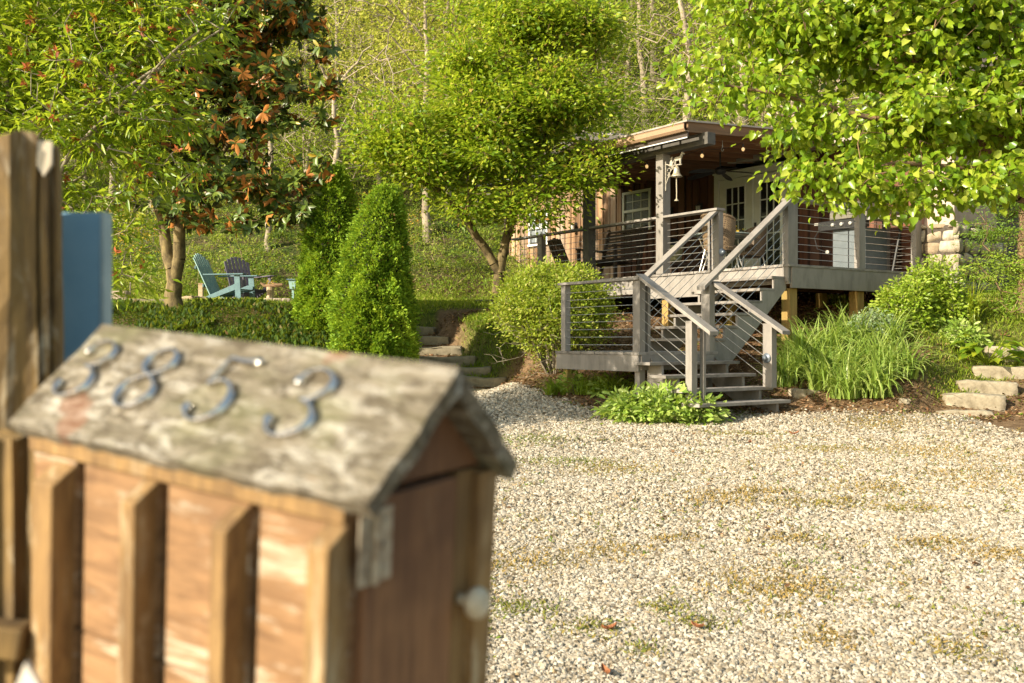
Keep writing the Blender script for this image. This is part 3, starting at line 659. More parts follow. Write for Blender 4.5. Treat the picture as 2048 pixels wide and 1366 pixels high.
# rail posts
RL = ZL + .91
def sp(w, s, z0, z1, a=.045, b=.045, nm='newel_post'):
    m = MB(); m.box((w-a, s-b, z0), (w+a, s+b, z1)); return st.part(nm, m, PAINT, .003)
sp(CL+.045, .06, ZL-.02, RL-.035, .045, .065); sp(CL+.17, .04, ZL-.02, RL-.1, .02, .03); sp(CL+.05, 1.52, ZL, RL-.035, .045, .045)
sp(CW-.06, .07, ZL-.02, RL-.04, .05, .075)
slope = (.155/.27)
def zrail(s): return RL - .02 + slope*s*1.0      # lower flight rail height, s negative
sp(CL+.045, -.83, -.75, zrail(-.83)-.05, .045, .05); sp(CL+.20, -.86, -.75, zrail(-.86)-.05, .02, .03)
nw = sp(CW+.04, -.86, -.56, zrail(-.86)-.05, .045, .07)
m = MB(); m.beam((CL+.06, .05, zrail(.05)+.01), (CL+.06, -1.17, zrail(-1.17)), .14, .04, ends='plumb'); st.part('handrail', m, PAINT, .004)
m = MB(); m.beam((CW+.02, .02, zrail(.02)-.02), (CW+.02, -1.13, zrail(-1.13)-.01), .14, .04, ends='plumb'); st.part('handrail', m, PAINT, .004)
m = MB(); m.box((CL-.03, .0, RL-.035), (CL+.11, 1.60, RL)); st.part('cap_rail', m, PAINT, .004)
su = (ZD-ZL)/1.447
for s, nm in ((.04, 0), (1.40, 1)):
    m = MB(); m.beam((CW-.22, s, RL-.10+.0), (.03, s, RT-.02), .14, .04, ends='plumb'); st.part('handrail', m, PAINT, .004)
for k in range(8):
    z = ZL + .085 + k*.098; m = MB(); m.tube([(CL+.03, .1, z), (CL+.03, 1.5, z)], .0042, 5); st.part('cable', m, CABLE)
for k in range(6):
    for w in (CL+.045, CW+.04):
        d = .12+k*.125; m = MB(); m.tube([(w, .03, zrail(.03)-d), (w, -.84, zrail(-.84)-d)], .0042, 5); st.part('cable', m, CABLE)
for k in range(6):
    for s in (.06, 1.4):
        d = .14+k*.12; m = MB(); m.tube([(CW-.05, s, RL-.02-d), (.04, s, RT-.04-d)], .0038, 5); st.part('cable', m, CABLE)
# round step lamps
def lamp(th, w, s, z, ax):
    m = MB(); m.lathe([(.0,0),(.055,.0),(.06,.012),(.045,.022),(.032,.028),(.032,.05),(.026,.062),(.0,.066)], (w, s, z), 20, ax); th.part('step_lamp', m, BLUEG, smooth=False)
lamp(st, CW-.02, -.005, .12, (0,-1,0)); lamp(st, CW+.04-.046, -.86, -.20, (-1,0,0)); lamp(dk, .06, 1.324, ZD+.26, (0,-1,0))
# ------------------------------------------------------------------ foreground: wooden mailbox, post, blue panel
def lichen_wood(name, axis=0):
    m, nt, b = nodes(name); st = [1,1,1]; st[axis] = .10
    g = noise(nt, 95, 9, .75, tuple(st), .9); g2 = noise(nt, 42, 9, .8, (.30,1,1), .5, w=2); sp = noise(nt, 75, 6, .8, (.6,1,1), .3, w=7); bl = noise(nt, 9, 5, .6, (.6,1,1), .3, w=5)
    c = ramp(nt, g, [(.30,(.055,.045,.03)),(.50,(.17,.145,.105)),(.68,(.33,.295,.235))])
    c = mixc(nt, ramp(nt, g2, [(.52,(0,0,0)),(.62,(.9,.9,.9))]), c, (.44,.415,.36))
    c = mixc(nt, ramp(nt, g2, [(.36,(.85,.85,.85)),(.46,(0,0,0))]), c, (.10,.085,.045))
    c = mixc(nt, ramp(nt, sp, [(.50,(0,0,0)),(.58,(.85,.85,.85))]), c, (.075,.06,.04))
    c = mixc(nt, ramp(nt, bl, [(.55,(0,0,0)),(.68,(.45,.45,.45))]), c, (.17,.175,.08))
    c = mixc(nt, ramp(nt, noise(nt, 9, 3, .5, None, 0, w=11), [(.72,(0,0,0)),(.75,(.5,.5,.5))]), c, (.22,.09,.05))
    nt.links.new(c, b.inputs['Base Color']); b.inputs['Roughness'].default_value = .85; b.inputs['Specular IOR Level'].default_value = .2; bump(nt, b, g2, .8, .004); return m
LICH = lichen_wood('lichened_grey_roof_wood')
def worn(name, ax, a, b_, w_, thr=.58, gs=60):
    m, nt, b = nodes(name); st = [1,1,1]; st[ax] = .12
    g = noise(nt, gs, 8, .75, tuple(st), 1.2); p = noise(nt, 30, 7, .75, tuple(x*.92+.08 for x in st), .8, w=4); q = noise(nt, 5, 3, .6, None, .3, w=9)
    c = ramp(nt, g, [(.32, b_), (.6, a)])
    c = mixc(nt, ramp(nt, p, [(thr,(0,0,0)),(thr+.12,(1,1,1))]), c, w_)
    c = mixc(nt, ramp(nt, q, [(.3,(.75,.75,.75)),(.55,(0,0,0))]), c, tuple(x*.6 for x in b_))
    nt.links.new(c, b.inputs['Base Color']); b.inputs['Roughness'].default_value = .8; bump(nt, b, g, .5, .003); return m
PLANKH = worn('worn_cedar_plank', 0, (.31,.175,.08), (.13,.065,.026), (.52,.44,.33), .55)
BATT = worn('ochre_cedar_batten', 2, (.29,.175,.065), (.11,.058,.022), (.40,.32,.20), .55)
DOORW = worn('brown_door_wood', 2, (.27,.135,.06), (.12,.052,.024), (.32,.22,.14), .60)  # the door wood's own brown, also on gable, end and floor
POSTW = worn('rough_old_post_wood', 2, (.25,.155,.048), (.045,.026,.012), (.46,.39,.27), .54, 22)
NUMM, nt_, b_ = nodes('dark_chrome_numeral'); b_.inputs['Base Color'].default_value = (.60,.57,.53,1); b_.inputs['Metallic'].default_value = 1.0; b_.inputs['Roughness'].default_value = .2
bump(nt_, b_, noise(nt_, 60, 3, .5), .3, .002)
MR = Matrix(((0.8433786,0.5351462,0.04828134),(-0.53070397,0.84368186,-0.08095815),(-0.08405854,0.04265527,0.99554743)))
MT = Vector((-0.04258544, 0.80260587, -0.02029848)); MBASE = (-.235, 0, -.62)
mbx = empty('wooden_mailbox', MT + MR @ Vector(MBASE), 0, 'handmade cedar mailbox with a gabled lichen-covered roof carrying metal numerals 3853', 'mailbox')
mbx.rotation_euler = MR.to_euler()
def mp(name, mb, mat, bevel=.002, parent=None, base=MBASE): return mb.build(name, mat, parent or mbx, base, bevel)
W_, H_ = .10446, .0945; SL = math.hypot(W_, H_); sn = Vector((0,-H_,W_)).normalized(); dn = Vector((0,-W_,-H_)).normalized()
def ragged(x0, x1, down, nrm, sl, th, nx=26, nyy=8, amp=.0011, mat=LICH, nm='roof_board', flip=1):
    """thick roof board with worn, uneven edges"""
    V = []; rs = np.random.default_rng(5)
    for j in range(nyy+1):
        for i in range(nx+1):
            x = x0+(x1-x0)*i/nx; t = sl*j/nyy
            if i in (0, nx): x += rs.normal()*amp*1.2
            if j == nyy: t += rs.normal()*amp
            V.append(Vector((x,0,0)) + down*t + nrm*rs.normal()*amp*.25)
    n = len(V); V += [v - nrm*th + Vector((rs.normal()*amp*.6,0,0)) for v in V]
    Fc = []; q = lambda i, j: j*(nx+1)+i
    for j in range(nyy):
        for i in range(nx):
            a = [q(i,j), q(i,j+1), q(i+1,j+1), q(i+1,j)]; Fc += [a, [n+k for k in reversed(a)]]
    for i in range(nx): Fc += [[q(i,nyy), n+q(i,nyy), n+q(i+1,nyy), q(i+1,nyy)], [q(i+1,0), n+q(i+1,0), n+q(i,0), q(i,0)]]
    for j in range(nyy): Fc += [[q(0,j), n+q(0,j), n+q(0,j+1), q(0,j+1)], [q(nx,j+1), n+q(nx,j+1), n+q(nx,j), q(nx,j)]]
    m = MB(); m.add(V, Fc if flip > 0 else [tuple(reversed(f)) for f in Fc]); return m
rb = mp('roof_board', ragged(-.46, 0, dn, sn, SL, .016), LICH, 0, None)
dn2 = Vector((0,W_,-H_)).normalized(); sn2 = Vector((0,H_,W_)).normalized()
mp('roof_board', ragged(-.46, -.002, dn2, sn2, SL+.004, .016, flip=-1), LICH, 0)
# numerals: flat curled ribbons lying on the roof board
def ribbon(paths, x, b0, h=.074, wd=.046):
    m = MB()
    for pts, ws in paths:
        P = [Vector((x + px*wd, 0, 0)) + dn*(b0 + (1-py)*h) for px, py in pts]
        # smooth with Catmull-Rom
        Q = []; Wd = []
        for i in range(len(P)-1):
            p0 = P[max(i-1,0)]; p1 = P[i]; p2 = P[i+1]; p3 = P[min(i+2,len(P)-1)]
            for k in range(5):
                t = k/5; Q.append(.5*((2*p1)+(p2-p0)*t+(2*p0-5*p1+4*p2-p3)*t*t+(3*p1-p0-3*p2+p3)*t**3)); Wd.append(ws[i]+(ws[i+1]-ws[i])*t)
        Q.append(P[-1]); Wd.append(ws[-1]); vs = []
        for i, p in enumerate(Q):
            d = (Q[min(i+1,len(Q)-1)]-Q[max(i-1,0)]).normalized(); s = d.cross(sn).normalized(); hw_ = Wd[i]*.42
            for o, z in ((-1,0),(-1,.004),(-.55,.0072),(.55,.0072),(1,.004),(1,0)): vs.append(p + s*o*hw_ + sn*z)
        n = 6; fs = [(i*n+k, (i+1)*n+k, (i+1)*n+(k+1) % n, i*n+(k+1) % n) for i in range(len(Q)-1) for k in range(n)]
        fs += [tuple(range(n)), tuple((len(Q)-1)*n+k for k in range(n-1,-1,-1))]; m.add(vs, fs)
        for e, r in ((P[0], ws[0]), (P[-1], ws[-1])):
            if r > .0075: m.lathe([(0,0),(r*.50,0),(r*.52,.004),(r*.42,.0065),(0,.0072)], e, 14, sn)
    return m
w1, w2 = .010, .0035
D3 = [([(.06,.80),(.2,.95),(.5,1.0),(.82,.9),(.88,.74),(.7,.58),(.42,.53)], [.0095,.005,.004,.007,.0085,.006,.0035]),
      ([(.42,.53),(.75,.47),(.95,.3),(.88,.12),(.55,0),(.2,.04),(.03,.2)], [.0035,.006,.0095,.009,.004,.005,.0105])]
D8 = [([(.5,.55),(.2,.64),(.1,.8),(.25,.95),(.5,1),(.75,.95),(.88,.8),(.78,.64),(.5,.55)], [.004,.008,.0085,.005,.0035,.006,.009,.006,.004]),
      ([(.5,.55),(.85,.42),(.97,.24),(.8,.06),(.5,0),(.2,.06),(.03,.24),(.15,.42),(.5,.55)], [.004,.006,.0095,.006,.0035,.006,.0095,.007,.004])]
D5 = [([(.95,1.0),(.6,.97),(.22,1.0)], [.008,.006,.005]), ([(.22,1.0),(.17,.75),(.15,.53)], [.0045,.0045,.0045]),
      ([(.15,.53),(.4,.63),(.72,.58),(.93,.38),(.88,.14),(.58,0),(.25,.03),(.05,.17)], [.0035,.0045,.007,.010,.009,.004,.0045,.0105])]
for dg, x in ((D3,-.437),(D8,-.345),(D5,-.247),(D3,-.146)):
    mp('house_number', ribbon(dg, x, .026), NUMM, .0006, rb, (0,0,0)).matrix_parent_inverse = Matrix.Translation(Vector((0,0,0))-Vector(MBASE)) if False else Matrix.Identity(4)
for o in rb.children: o.location = Vector((0,0,0)) - Vector(MBASE)
# body
bw = .09; xl, xr = -.437, -.034; zt = -.088; zb = -.62
m = MB(); zz = zt-.004; kk = 0
for hgt in (.19, .17, .17):
    for xa, xb in ((xl,-.3695),(-.357,-.2515),(-.2395,-.1385),(-.127,xr)): m.box((xa, -bw, zz-hgt+.002), (xb, -bw+.014, zz), .5)
    zz -= hgt
mp('side_panel', m, PLANKH); 
m = MB(); m.box((xl, bw-.014, zb), (xr, bw, zt)); mp('side_panel', m, PLANKH)
m = MB(); m.box((xl+.001, -bw+.015, zb), (xl+.015, bw-.015, zt)); mp('end_panel', m, DOORW)
m = MB(); m.box((xl, -bw+.001, zb-.015), (xr, bw-.001, zb)); mp('floor_board', m, DOORW)
m = MB(); m.box((xl, -bw-.006, zt-.030), (xr+.002, -bw-.0002, zt+.002)); mp('rim_board', m, BATT)
for x0, wv, dz in ((-.402,.032,-.004),(-.272,.020,0),(-.157,.018,-.003),(-.052,.022,.004)):
    m = MB(); zt0 = zt-.032+dz; y0 = -bw-.0005; y1 = y0-.024; x1 = x0+wv
    m.add([(x0,y0,zt0),(x1,y0,zt0),(x1,y1,zt0-.016),(x0,y1,zt0-.016),(x0,y0,zb),(x1,y0,zb),(x1+.002,y1,zb),(x0+.002,y1,zb)], [(0,1,2,3),(3,2,6,7),(0,3,7,4),(2,1,5,6),(4,7,6,5)])
    mp('batten', m, BATT)
m = MB(); m.prism([(-bw+.002,-.096),(bw-.002,-.096),(0.0,-.016)], (xr-.008,0,0), (0,1,0), (0,0,1), .012); mp('gable_panel', m, DOORW)
m = MB(); m.box((xr-.004, -bw+.012, zb), (xr+.010, .040, -.100)); door = mp('door', m, DOORW)
m = MB(); m.box((xr-.012, .046, zb), (xr+.006, bw, -.098)); m.box((xr-.012,.066,zb), (xr+.016,bw+.004,-.100)); mp('corner_frame', m, BATT)
m = MB(); m.box((xr-.02, -bw-.001, zb), (xr-.001, -bw+.011, zt-.002)); mp('corner_frame', m, BATT)
m = MB(); m.box((xr+.0105, -bw+.020, -.166), (xr+.0125, -bw+.040, -.108)); m.box((xr+.0105, -bw+.001, -.166), (xr+.0125, -bw+.016, -.108)); m.tube([(xr+.014,-bw+.018,-.166),(xr+.014,-bw+.018,-.108)], .0035, 10)
for z in (-.118,-.137,-.156):
    for y in (-bw+.008, -bw+.030): m.lathe([(0,0),(.003,0),(.002,.0016),(0,.0018)], (xr+.0125,y,z), 8, (1,0,0))
mp('hinge', m, plain('worn_zinc_hinge', (.42,.38,.30), (.22,.17,.12), 90, .5, .3, .3), .0006)
m = MB(); m.lathe([(0,0),(.0055,0),(.0045,.006),(.006,.010),(.0125,.014),(.0145,.019),(.0125,.025),(.006,.028),(0,.0285)], (xr+.007, .054, -.212), 22, (1,0,0)); kn = mp('knob', m, plain('pale_knob_paint', (.56,.50,.38), (.40,.34,.24), 60, .4, .1), 0)
for p in kn.data.polygons: p.use_smooth = True
# the old post beside it
def roughpost(name, x0, x1, y0, y1, z0, topf, mat, parent, base, seed=1, amp=.006, nz=40, nn=6):
    rs = np.random.default_rng(seed); V = []; Fc = []; ring = []
    for i in range(nn): ring.append((i/nn, 0))
    for i in range(nn): ring.append((1, i/nn))
    for i in range(nn): ring.append((1-i/nn, 1))
    for i in range(nn): ring.append((0, 1-i/nn))
    M_ = len(ring); ph = rs.uniform(0, 6, M_); am = rs.normal(size=M_)*amp*.6
    for k in range(nz+1):
        for j, (a, b) in enumerate(ring):
            x = x0+(x1-x0)*a; y = y0+(y1-y0)*b; zt_ = topf(a); z = z0+(zt_-z0)*k/nz
            cx, cy = a-.5, b-.5; rd = am[j] + amp*.5*math.sin(k*.35+ph[j]) + rs.normal()*amp*.12 - (.012 if abs(cx)+abs(cy) > .93 else 0)
            V.append((x+cx*2*rd, y+cy*2*rd, z + (rs.normal()*amp*.6 if k == nz else 0)))
    for k in range(nz):
        for j in range(M_): Fc.append((k*M_+j, k*M_+(j+1) % M_, (k+1)*M_+(j+1) % M_, (k+1)*M_+j))
    Fc.append(tuple(nz*M_+j for j in range(M_)))
    m = MB(); m.add(V, Fc); return m.build(name, mat, parent, base)
pz = hz(-.53, 1.13)-.1; PB = (-.549, 1.132, pz)
pst = empty('wooden_post', PB, R(14), 'rough old wooden post with a chewed top, cut off by the left edge', 'post')
roughpost('post', -.17, -.0, .0, .12, 0, lambda a: .212-pz+.045*(a-.5), POSTW, pst, (0,0,0), 2, .007, 60, 8)
roughpost('split_slab', .001, .024, .015, .06, 0, lambda a: .236-pz-.01*a, POSTW, pst, (0,0,0), 4, .003)
m = MB(); chp = [(.004,.0125,.231-pz),(.021,.0125,.231-pz),(.021,.0105,.205-pz),(.013,.0095,.190-pz),(.006,.0100,.202-pz)]
m.add(chp + [(x, y+.012, z) for x, y, z in chp], [(0,4,3,2,1),(5,6,7,8,9),(0,1,6,5),(1,2,7,6),(2,3,8,7),(3,4,9,8),(4,0,5,9)])
m.build('bare_chip', plain('fresh_chipped_wood', (.72,.62,.48), (.60,.50,.36), 60, .8, .3), pst, (0,0,0))
bk = empty('mailbox_bracket', (-.51,.97,hz(-.51,.97)-.02), 0, 'short weathered wooden block and crosspiece left of the mailbox', 'bracket'); BB = (-.51,.97,hz(-.51,.97)-.02)
roughpost('upright', -.57, -.482, .95, 1.0, BB[2], lambda a: -.094, POSTW, bk, BB, 6, .004)
m = MB(); m.beam((-.60,.93,-.262), (-.462,.95,-.285), .04, .03); m.build('crosspiece', POSTW, bk, BB, .003)
BL = plain('weathered_blue_paint', (.22,.40,.56), (.17,.34,.50), 9, .4, .2)
bb = (-.60, 1.3, hz(-.60,1.3)); bp = empty('blue_panel', bb, 0, 'tall narrow sky-blue painted sign panel standing behind the wooden post and mailbox', 'sign panel')
m = MB(); m.box((-.655,1.28,bb[2]-.05), (-.529,1.30,.166)); m.build('panel', BL, bp, bb, .002)
m = MB(); m.box((-.5285,1.278,bb[2]-.05), (-.524,1.304,.167)); m.build('edge_trim', plain('pale_blue_edge', (.34,.45,.50), (.26,.36,.42), 20, .4, .1), bp, bb)
pp = MB(); pp.add([(-.352,.72,-.232),(-.335,.718,-.262),(-.352,.722,-.29),(-.375,.724,-.285),(-.351,.724,-.232),(-.334,.722,-.262),(-.351,.726,-.29),(-.374,.728,-.285)], [(0,1,2,3),(7,6,5,4),(0,4,5,1),(1,5,6,2),(2,6,7,3),(3,7,4,0)])
o = pp.build('paper_scrap', plain('creased_white_paper', (.66,.62,.56), (.5,.46,.4), 30, .7, .3)); tag(o, 'torn white paper scrap tucked below the left end of the mailbox', 'paper')
# ------------------------------------------------------------------ trees and plants
BARKG = plain('lichen_bark', (.25,.19,.08), (.055,.038,.02), 10, .9, .8, stretch=(1,1,.5), dist=.01)
BARKL = plain('pale_grey_bark', (.36,.31,.23), (.17,.14,.10), 10, .9, .7, stretch=(1,1,.35), dist=.01)
BARKB = plain('brown_bark', (.24,.15,.08), (.10,.065,.04), 14, .9, .8, stretch=(1,1,.5), dist=.01)
def tree(name, label, cat, base, limbs, targets, per, spread, size, tpl, lm, bark, flat=.6, droop=.3, upw=1., r0=.004, pw=.42, sag=.12, along=2, group=None, jit=.03, maxr=None, tf=None, step=.18, crown='crown'):
    base = np.array(base, float); rt = empty(name, base, 0, label, cat, group)
    P, par, rad, tips = grow(limbs, targets, r0=r0, pw=pw, sag=sag, jit=jit, maxr=maxr, step=step)
    V, Fc = tubes(P - base, par, rad, 6); npmesh('trunk', V, Fc, bark, np.full(len(V), .5), rt, smooth=True)
    pos, d, nr, sz = cluster(P, par, tips, per, spread, size, droop, flat, upw, along)
    t = RNG.random(len(pos)) if tf is None else tf(pos)
    leafobj(crown, pos - base, d, nr, sz, tpl, lm, t, rt)
    return rt, P, par, tips
def wb(*a): return [ (*W(px, py, d), rx, ry, rz) for px, py, d, rx, ry, rz in a]

# -- small-leaved tree in the middle (lichened double trunk)
LMAP = leafmat('spring_tree_leaf', [(0,(.10,.20,.012)),(.35,(.20,.33,.018)),(.7,(.33,.43,.025)),(.93,(.50,.53,.06)),(1,(.46,.24,.09))], trans=.5, rough=.4)
b0 = W(1000,640,17.0); b0[2] = hz(b0[0], b0[1])-.05
fork = W(1000,545,16.9)
limbs = [([b0, W(996,600,16.95), fork], .13, .11),
         ([fork, W(965,490,16.8), W(925,430,16.6), W(880,385,16.4), W(800,330,16.2), W(730,285,16.0)], .085, .022),
         ([fork, W(1012,480,16.9), W(1030,425,16.7), W(1060,390,16.5), W(1130,380,16.2), W(1190,350,16.0)], .10, .02),
         ([W(1030,425,16.7), W(1040,330,16.8), W(1020,230,16.9), W(1022,120,16.8), W(1060,20,16.7)], .075, .022),
         ([W(1040,330,16.8), W(1110,250,16.5), W(1185,130,16.4), W(1200,10,16.4)], .05, .015),
         ([W(925,430,16.6), W(960,330,16.4), W(940,200,16.4), W(920,100,16.5)], .04, .015)]
bl = wb((800,290,16.2,.75,1.0,.55),(760,210,16.2,.35,.7,.28),(880,330,16.2,.8,1.1,.4),(960,240,16.4,1.0,1.2,.75),(960,120,16.5,.75,1.1,.6),(1060,50,16.5,1.1,1.2,.7),(1170,50,16.4,.7,1.0,.55),(1100,190,16.4,1.1,1.2,.8),(1200,200,16.2,.6,.9,.38),(1050,310,16.3,1.1,1.2,.55),(1150,350,16.0,.65,.8,.33),(1075,405,15.8,.6,.7,.16),(1000,400,16.0,.5,.7,.18),(880,400,16.2,.6,.8,.14),(950,20,16.6,.5,.8,.4),(1245,170,16.2,.25,.5,.12),(960,425,15.9,.5,.6,.12),(1060,430,15.7,.45,.6,.10),(840,250,16.2,.5,.8,.35),(1180,300,15.9,.5,.7,.2))
tg = in_blobs(bl, 100, .6); tg = tg + RNG.normal(size=tg.shape)*np.array([.17,.2,.10])
kp = (fbm(tg[:,0]*1.0, tg[:,2]*1.6 + tg[:,1]*.4, 2.0, 51, 3) > .45); tg = tg[kp]
tree('broadleaf_tree', 'small-leaved spring tree with a lichened forked trunk left of the deck', 'tree', b0, limbs, tg, 30, .20, .10, TPLM if False else TPL2, LMAP, BARKG, flat=.4, droop=.15, upw=1.3, r0=.0035, sag=.05)

# -- big right tree with heart-shaped leaves
LHRT = leafmat('heart_leaf', [(0,(.12,.24,.014)),(.4,(.22,.35,.02)),(.8,(.34,.44,.03)),(1,(.50,.55,.09))], trans=.5, rough=.30, spec=.5)
rb0 = np.array([6.6,9.8,0]); rb0[2] = hz(6.6,9.8)-.1
limbs = [([rb0, (6.5,9.7,.4), (6.2,9.4,1.2), (5.7,9.2,1.7)], .17, .13),
         ([(5.7,9.2,1.7), W(2120,430,8.9), W(2040,385,8.8), W(1985,310,8.7), W(1925,230,8.6), W(1860,160,8.5), W(1800,90,8.5)], .075, .03),
         ([(5.7,9.2,1.7), (5.6,9.1,2.6), (5.2,8.8,3.6), (4.6,8.6,4.2)], .12, .04),
         ([W(1985,310,8.7), W(1900,265,8.5), W(1750,235,8.3), W(1600,200,8.3), W(1450,170,8.3)], .035, .010),
         ([(5.2,8.8,3.0), W(1900,20,8.7), W(1700,30,8.6), W(1500,20,8.6)], .045, .012),
         ([W(2120,430,8.9), W(2040,350,8.4), W(1900,330,8.2), W(1750,330,8.1), W(1640,330,8.1)], .04, .010)]
bl = wb((1420,110,8.5,.36,.6,.22),(1390,200,8.4,.28,.5,.10),(1470,190,8.4,.32,.5,.12),(1540,60,8.7,.6,.8,.34),(1540,255,8.3,.30,.5,.15),(1560,160,8.5,.4,.6,.16),(1660,110,8.7,.6,.9,.5),(1640,270,8.4,.4,.7,.26),(1800,60,8.8,.7,1.,.5),(1760,230,8.5,.6,.9,.42),(1950,60,8.8,.7,1.,.5),(1900,230,8.6,.6,.9,.5),(2030,220,8.6,.5,.9,.6),(1700,360,8.2,.42,.6,.20),(1820,370,8.3,.45,.7,.22),(1960,370,8.4,.4,.7,.22),(1600,350,8.2,.22,.4,.18),(1755,425,8.1,.42,.5,.10),(1665,405,8.1,.25,.35,.10),(1850,420,8.1,.20,.35,.09),(2025,340,8.0,.2,.4,.25),(1985,415,8.1,.10,.2,.12),(2150,150,8.8,.6,1.,1.),(1700,-60,8.8,1.6,1.2,.5),(1380,60,8.6,.3,.5,.15))
tg = in_blobs(bl, 135, .5)
kp = (fbm(tg[:,0]*1.3, tg[:,2]*2 + tg[:,1]*.4, 1.5, 61, 3) > .45); tg = tg[kp]
tree('broadleaf_tree', 'large heart-leaved tree hanging over the deck from the right edge', 'tree', rb0, limbs, tg, 17, .085, .068, TPLH, LHRT, BARKB, flat=.8, droop=1.1, upw=.7, r0=.0026, sag=.10, pw=.40, jit=.04)

# -- shrub with strap leaves and dark red flowers, left
LSWT = leafmat('glossy_shrub_leaf', [(0,(.10,.20,.012)),(.45,(.22,.34,.018)),(.85,(.36,.44,.03)),(1,(.50,.54,.07))], trans=.5, rough=.35)
sb = np.array([-5.2,9.6,0]); sb[2] = hz(-5.2,9.6)-.05
limbs = []
for k in range(9):
    a = k*.7; q = sb + np.array([math.cos(a)*.35, math.sin(a)*.35, 0])
    tx, ty = [(60,60),(200,60),(330,120),(120,180),(280,250),(60,300),(360,40),(200,330),(400,60)][k]
    e = W(tx, ty, 9.3 + .5*math.sin(k*2.1)); mid = q*.45 + e*.55 + np.array([-.3,0,.7])
    limbs.append(([q, q*.75+mid*.25+np.array([-.1,0,.15]), mid, e], .035, .010))
limbs.append(([W(120,240,9.2), W(250,180,9.0), W(380,100,9.0), W(440,60,9.0)], .022, .008))
bl = wb((60,60,9.5,.7,.9,.6),(200,60,9.4,.7,.9,.55),(330,60,9.3,.5,.8,.4),(420,30,9.3,.35,.6,.2),(60,220,9.5,.6,.9,.5),(190,220,9.3,.6,.9,.5),(310,200,9.2,.35,.7,.35),(90,380,9.5,.5,.8,.4),(230,360,9.2,.45,.7,.35),(330,330,9.1,.30,.5,.22),(180,470,9.3,.4,.6,.3),(270,470,9.1,.28,.5,.22),(290,560,9.1,.16,.4,.12),(200,560,9.3,.35,.5,.22),(-80,150,9.6,.7,1.,1.2),(-150,450,9.8,.8,1.,.8),(320,250,9.1,.4,.5,.2),(220,-60,9.5,1.2,1.,.4))
tg = in_blobs(bl, 95, .5); kp = (fbm(tg[:,0]*1.3, tg[:,2]*2, 1.3, 71, 3) > .33); tg = tg[kp]
swt, P_, par_, tips_ = tree('flowering_shrub', 'tall sunlit shrub with strap leaves and dark red blossoms at the left edge', 'shrub', sb, limbs, tg, 18, .11, .105, TPLL, LSWT, BARKL, flat=.6, droop=.55, upw=1.1, r0=.0028, sag=.1, maxr=.03)
LRED = leafmat('maroon_petal', [(0,(.20,.03,.015)),(1,(.52,.12,.04))], trans=.35, rough=.6)
fc = P_[RNG.choice(tips_[P_[tips_][:,1] < 9.35], 150)] + RNG.normal(size=(150,3))*.05+np.array([0,-.06,0])
pos = np.repeat(fc, 9, 0); d = rdir(len(pos)); d[:,2] -= .25; leafobj('blossoms', pos - sb, d, rdir(len(pos)), .045+.025*RNG.random(len(pos)), TPL2, LRED, RNG.random(len(pos)), swt)

# -- southern magnolia
LMAG = leafmat('magnolia_leaf', [(0,(.06,.10,.018)),(.6,(.10,.155,.024)),(.93,(.17,.22,.03)),(.97,(.40,.28,.03)),(1,(.42,.30,.03))], under=(.42,.17,.04), trans=.12, rough=.38, spec=.4, uth=.30)
mb0 = W(352,600,17.5); mb0[2] = hz(mb0[0], mb0[1])-.05
f1 = W(348,570,17.5)
limbs = [([mb0, f1], .17, .14), ([f1, W(335,510,17.5), W(325,440,17.5), W(305,370,17.4), W(290,290,17.3), W(330,180,17.2), W(380,60,17.2)], .115, .04),
         ([f1, W(358,520,17.4), W(362,450,17.3), W(372,380,17.2), W(380,300,17.1), W(400,180,17.0), W(430,40,17.0)], .12, .035),
         ([W(362,460,17.3), W(392,390,17.2), W(420,330,17.0), W(500,250,16.8), W(600,190,16.6), W(680,165,16.5)], .06, .018),
         ([W(372,380,17.2), W(450,380,16.8), W(540,360,16.6), W(600,400,16.5)], .04, .012), ([W(400,180,17.), W(500,90,16.8), W(580,30,16.8)], .05, .014)]
bl = wb((400,40,17,1.1,1.1,.6),(520,40,16.8,.9,1.,.55),(590,20,16.7,.45,.7,.4),(430,160,17,1.0,1.1,.6),(540,150,16.8,.7,.9,.4),(620,180,16.6,.5,.6,.2),(680,160,16.5,.32,.4,.10),(360,260,17,.9,1.,.5),(500,250,16.8,.6,.8,.3),(580,240,16.6,.35,.5,.2),(300,330,17,.5,.8,.3),(430,370,16.8,.6,.7,.3),(540,380,16.6,.7,.7,.3),(600,370,16.5,.25,.4,.15),(490,450,16.6,.45,.6,.17),(400,440,16.8,.4,.5,.2),(600,430,16.4,.2,.3,.1),(300,200,17.3,.8,1.,.6),(430,-80,17,1.4,1.2,.6),(640,235,16.5,.3,.4,.14),(330,120,17.2,1.0,1.,.7),(560,320,16.6,.5,.6,.22),(640,340,16.5,.3,.4,.14),(450,300,16.9,.7,.8,.3),(560,440,16.5,.45,.5,.14),(650,90,16.7,.3,.4,.25),(250,260,17.2,.6,.8,.5),(350,420,17.0,.5,.6,.2),(270,400,17.2,.35,.5,.2))
tg = in_blobs(bl, 46, .5); kp = (fbm(tg[:,0]*1.0, tg[:,2]*1.5, 1.1, 81, 3) > .30); tg = tg[kp]
mg = empty('magnolia_tree', mb0, 0, 'magnolia with glossy dark leaves and rust undersides on two trunks behind the post', 'tree')
P, par, rad, tips = grow(limbs, tg, r0=.0045, sag=.02, jit=.05, step=.22)
V, Fc = tubes(P - mb0, par, rad, 7); npmesh('trunk', V, Fc, BARKG, np.full(len(V), .5), mg, smooth=True)
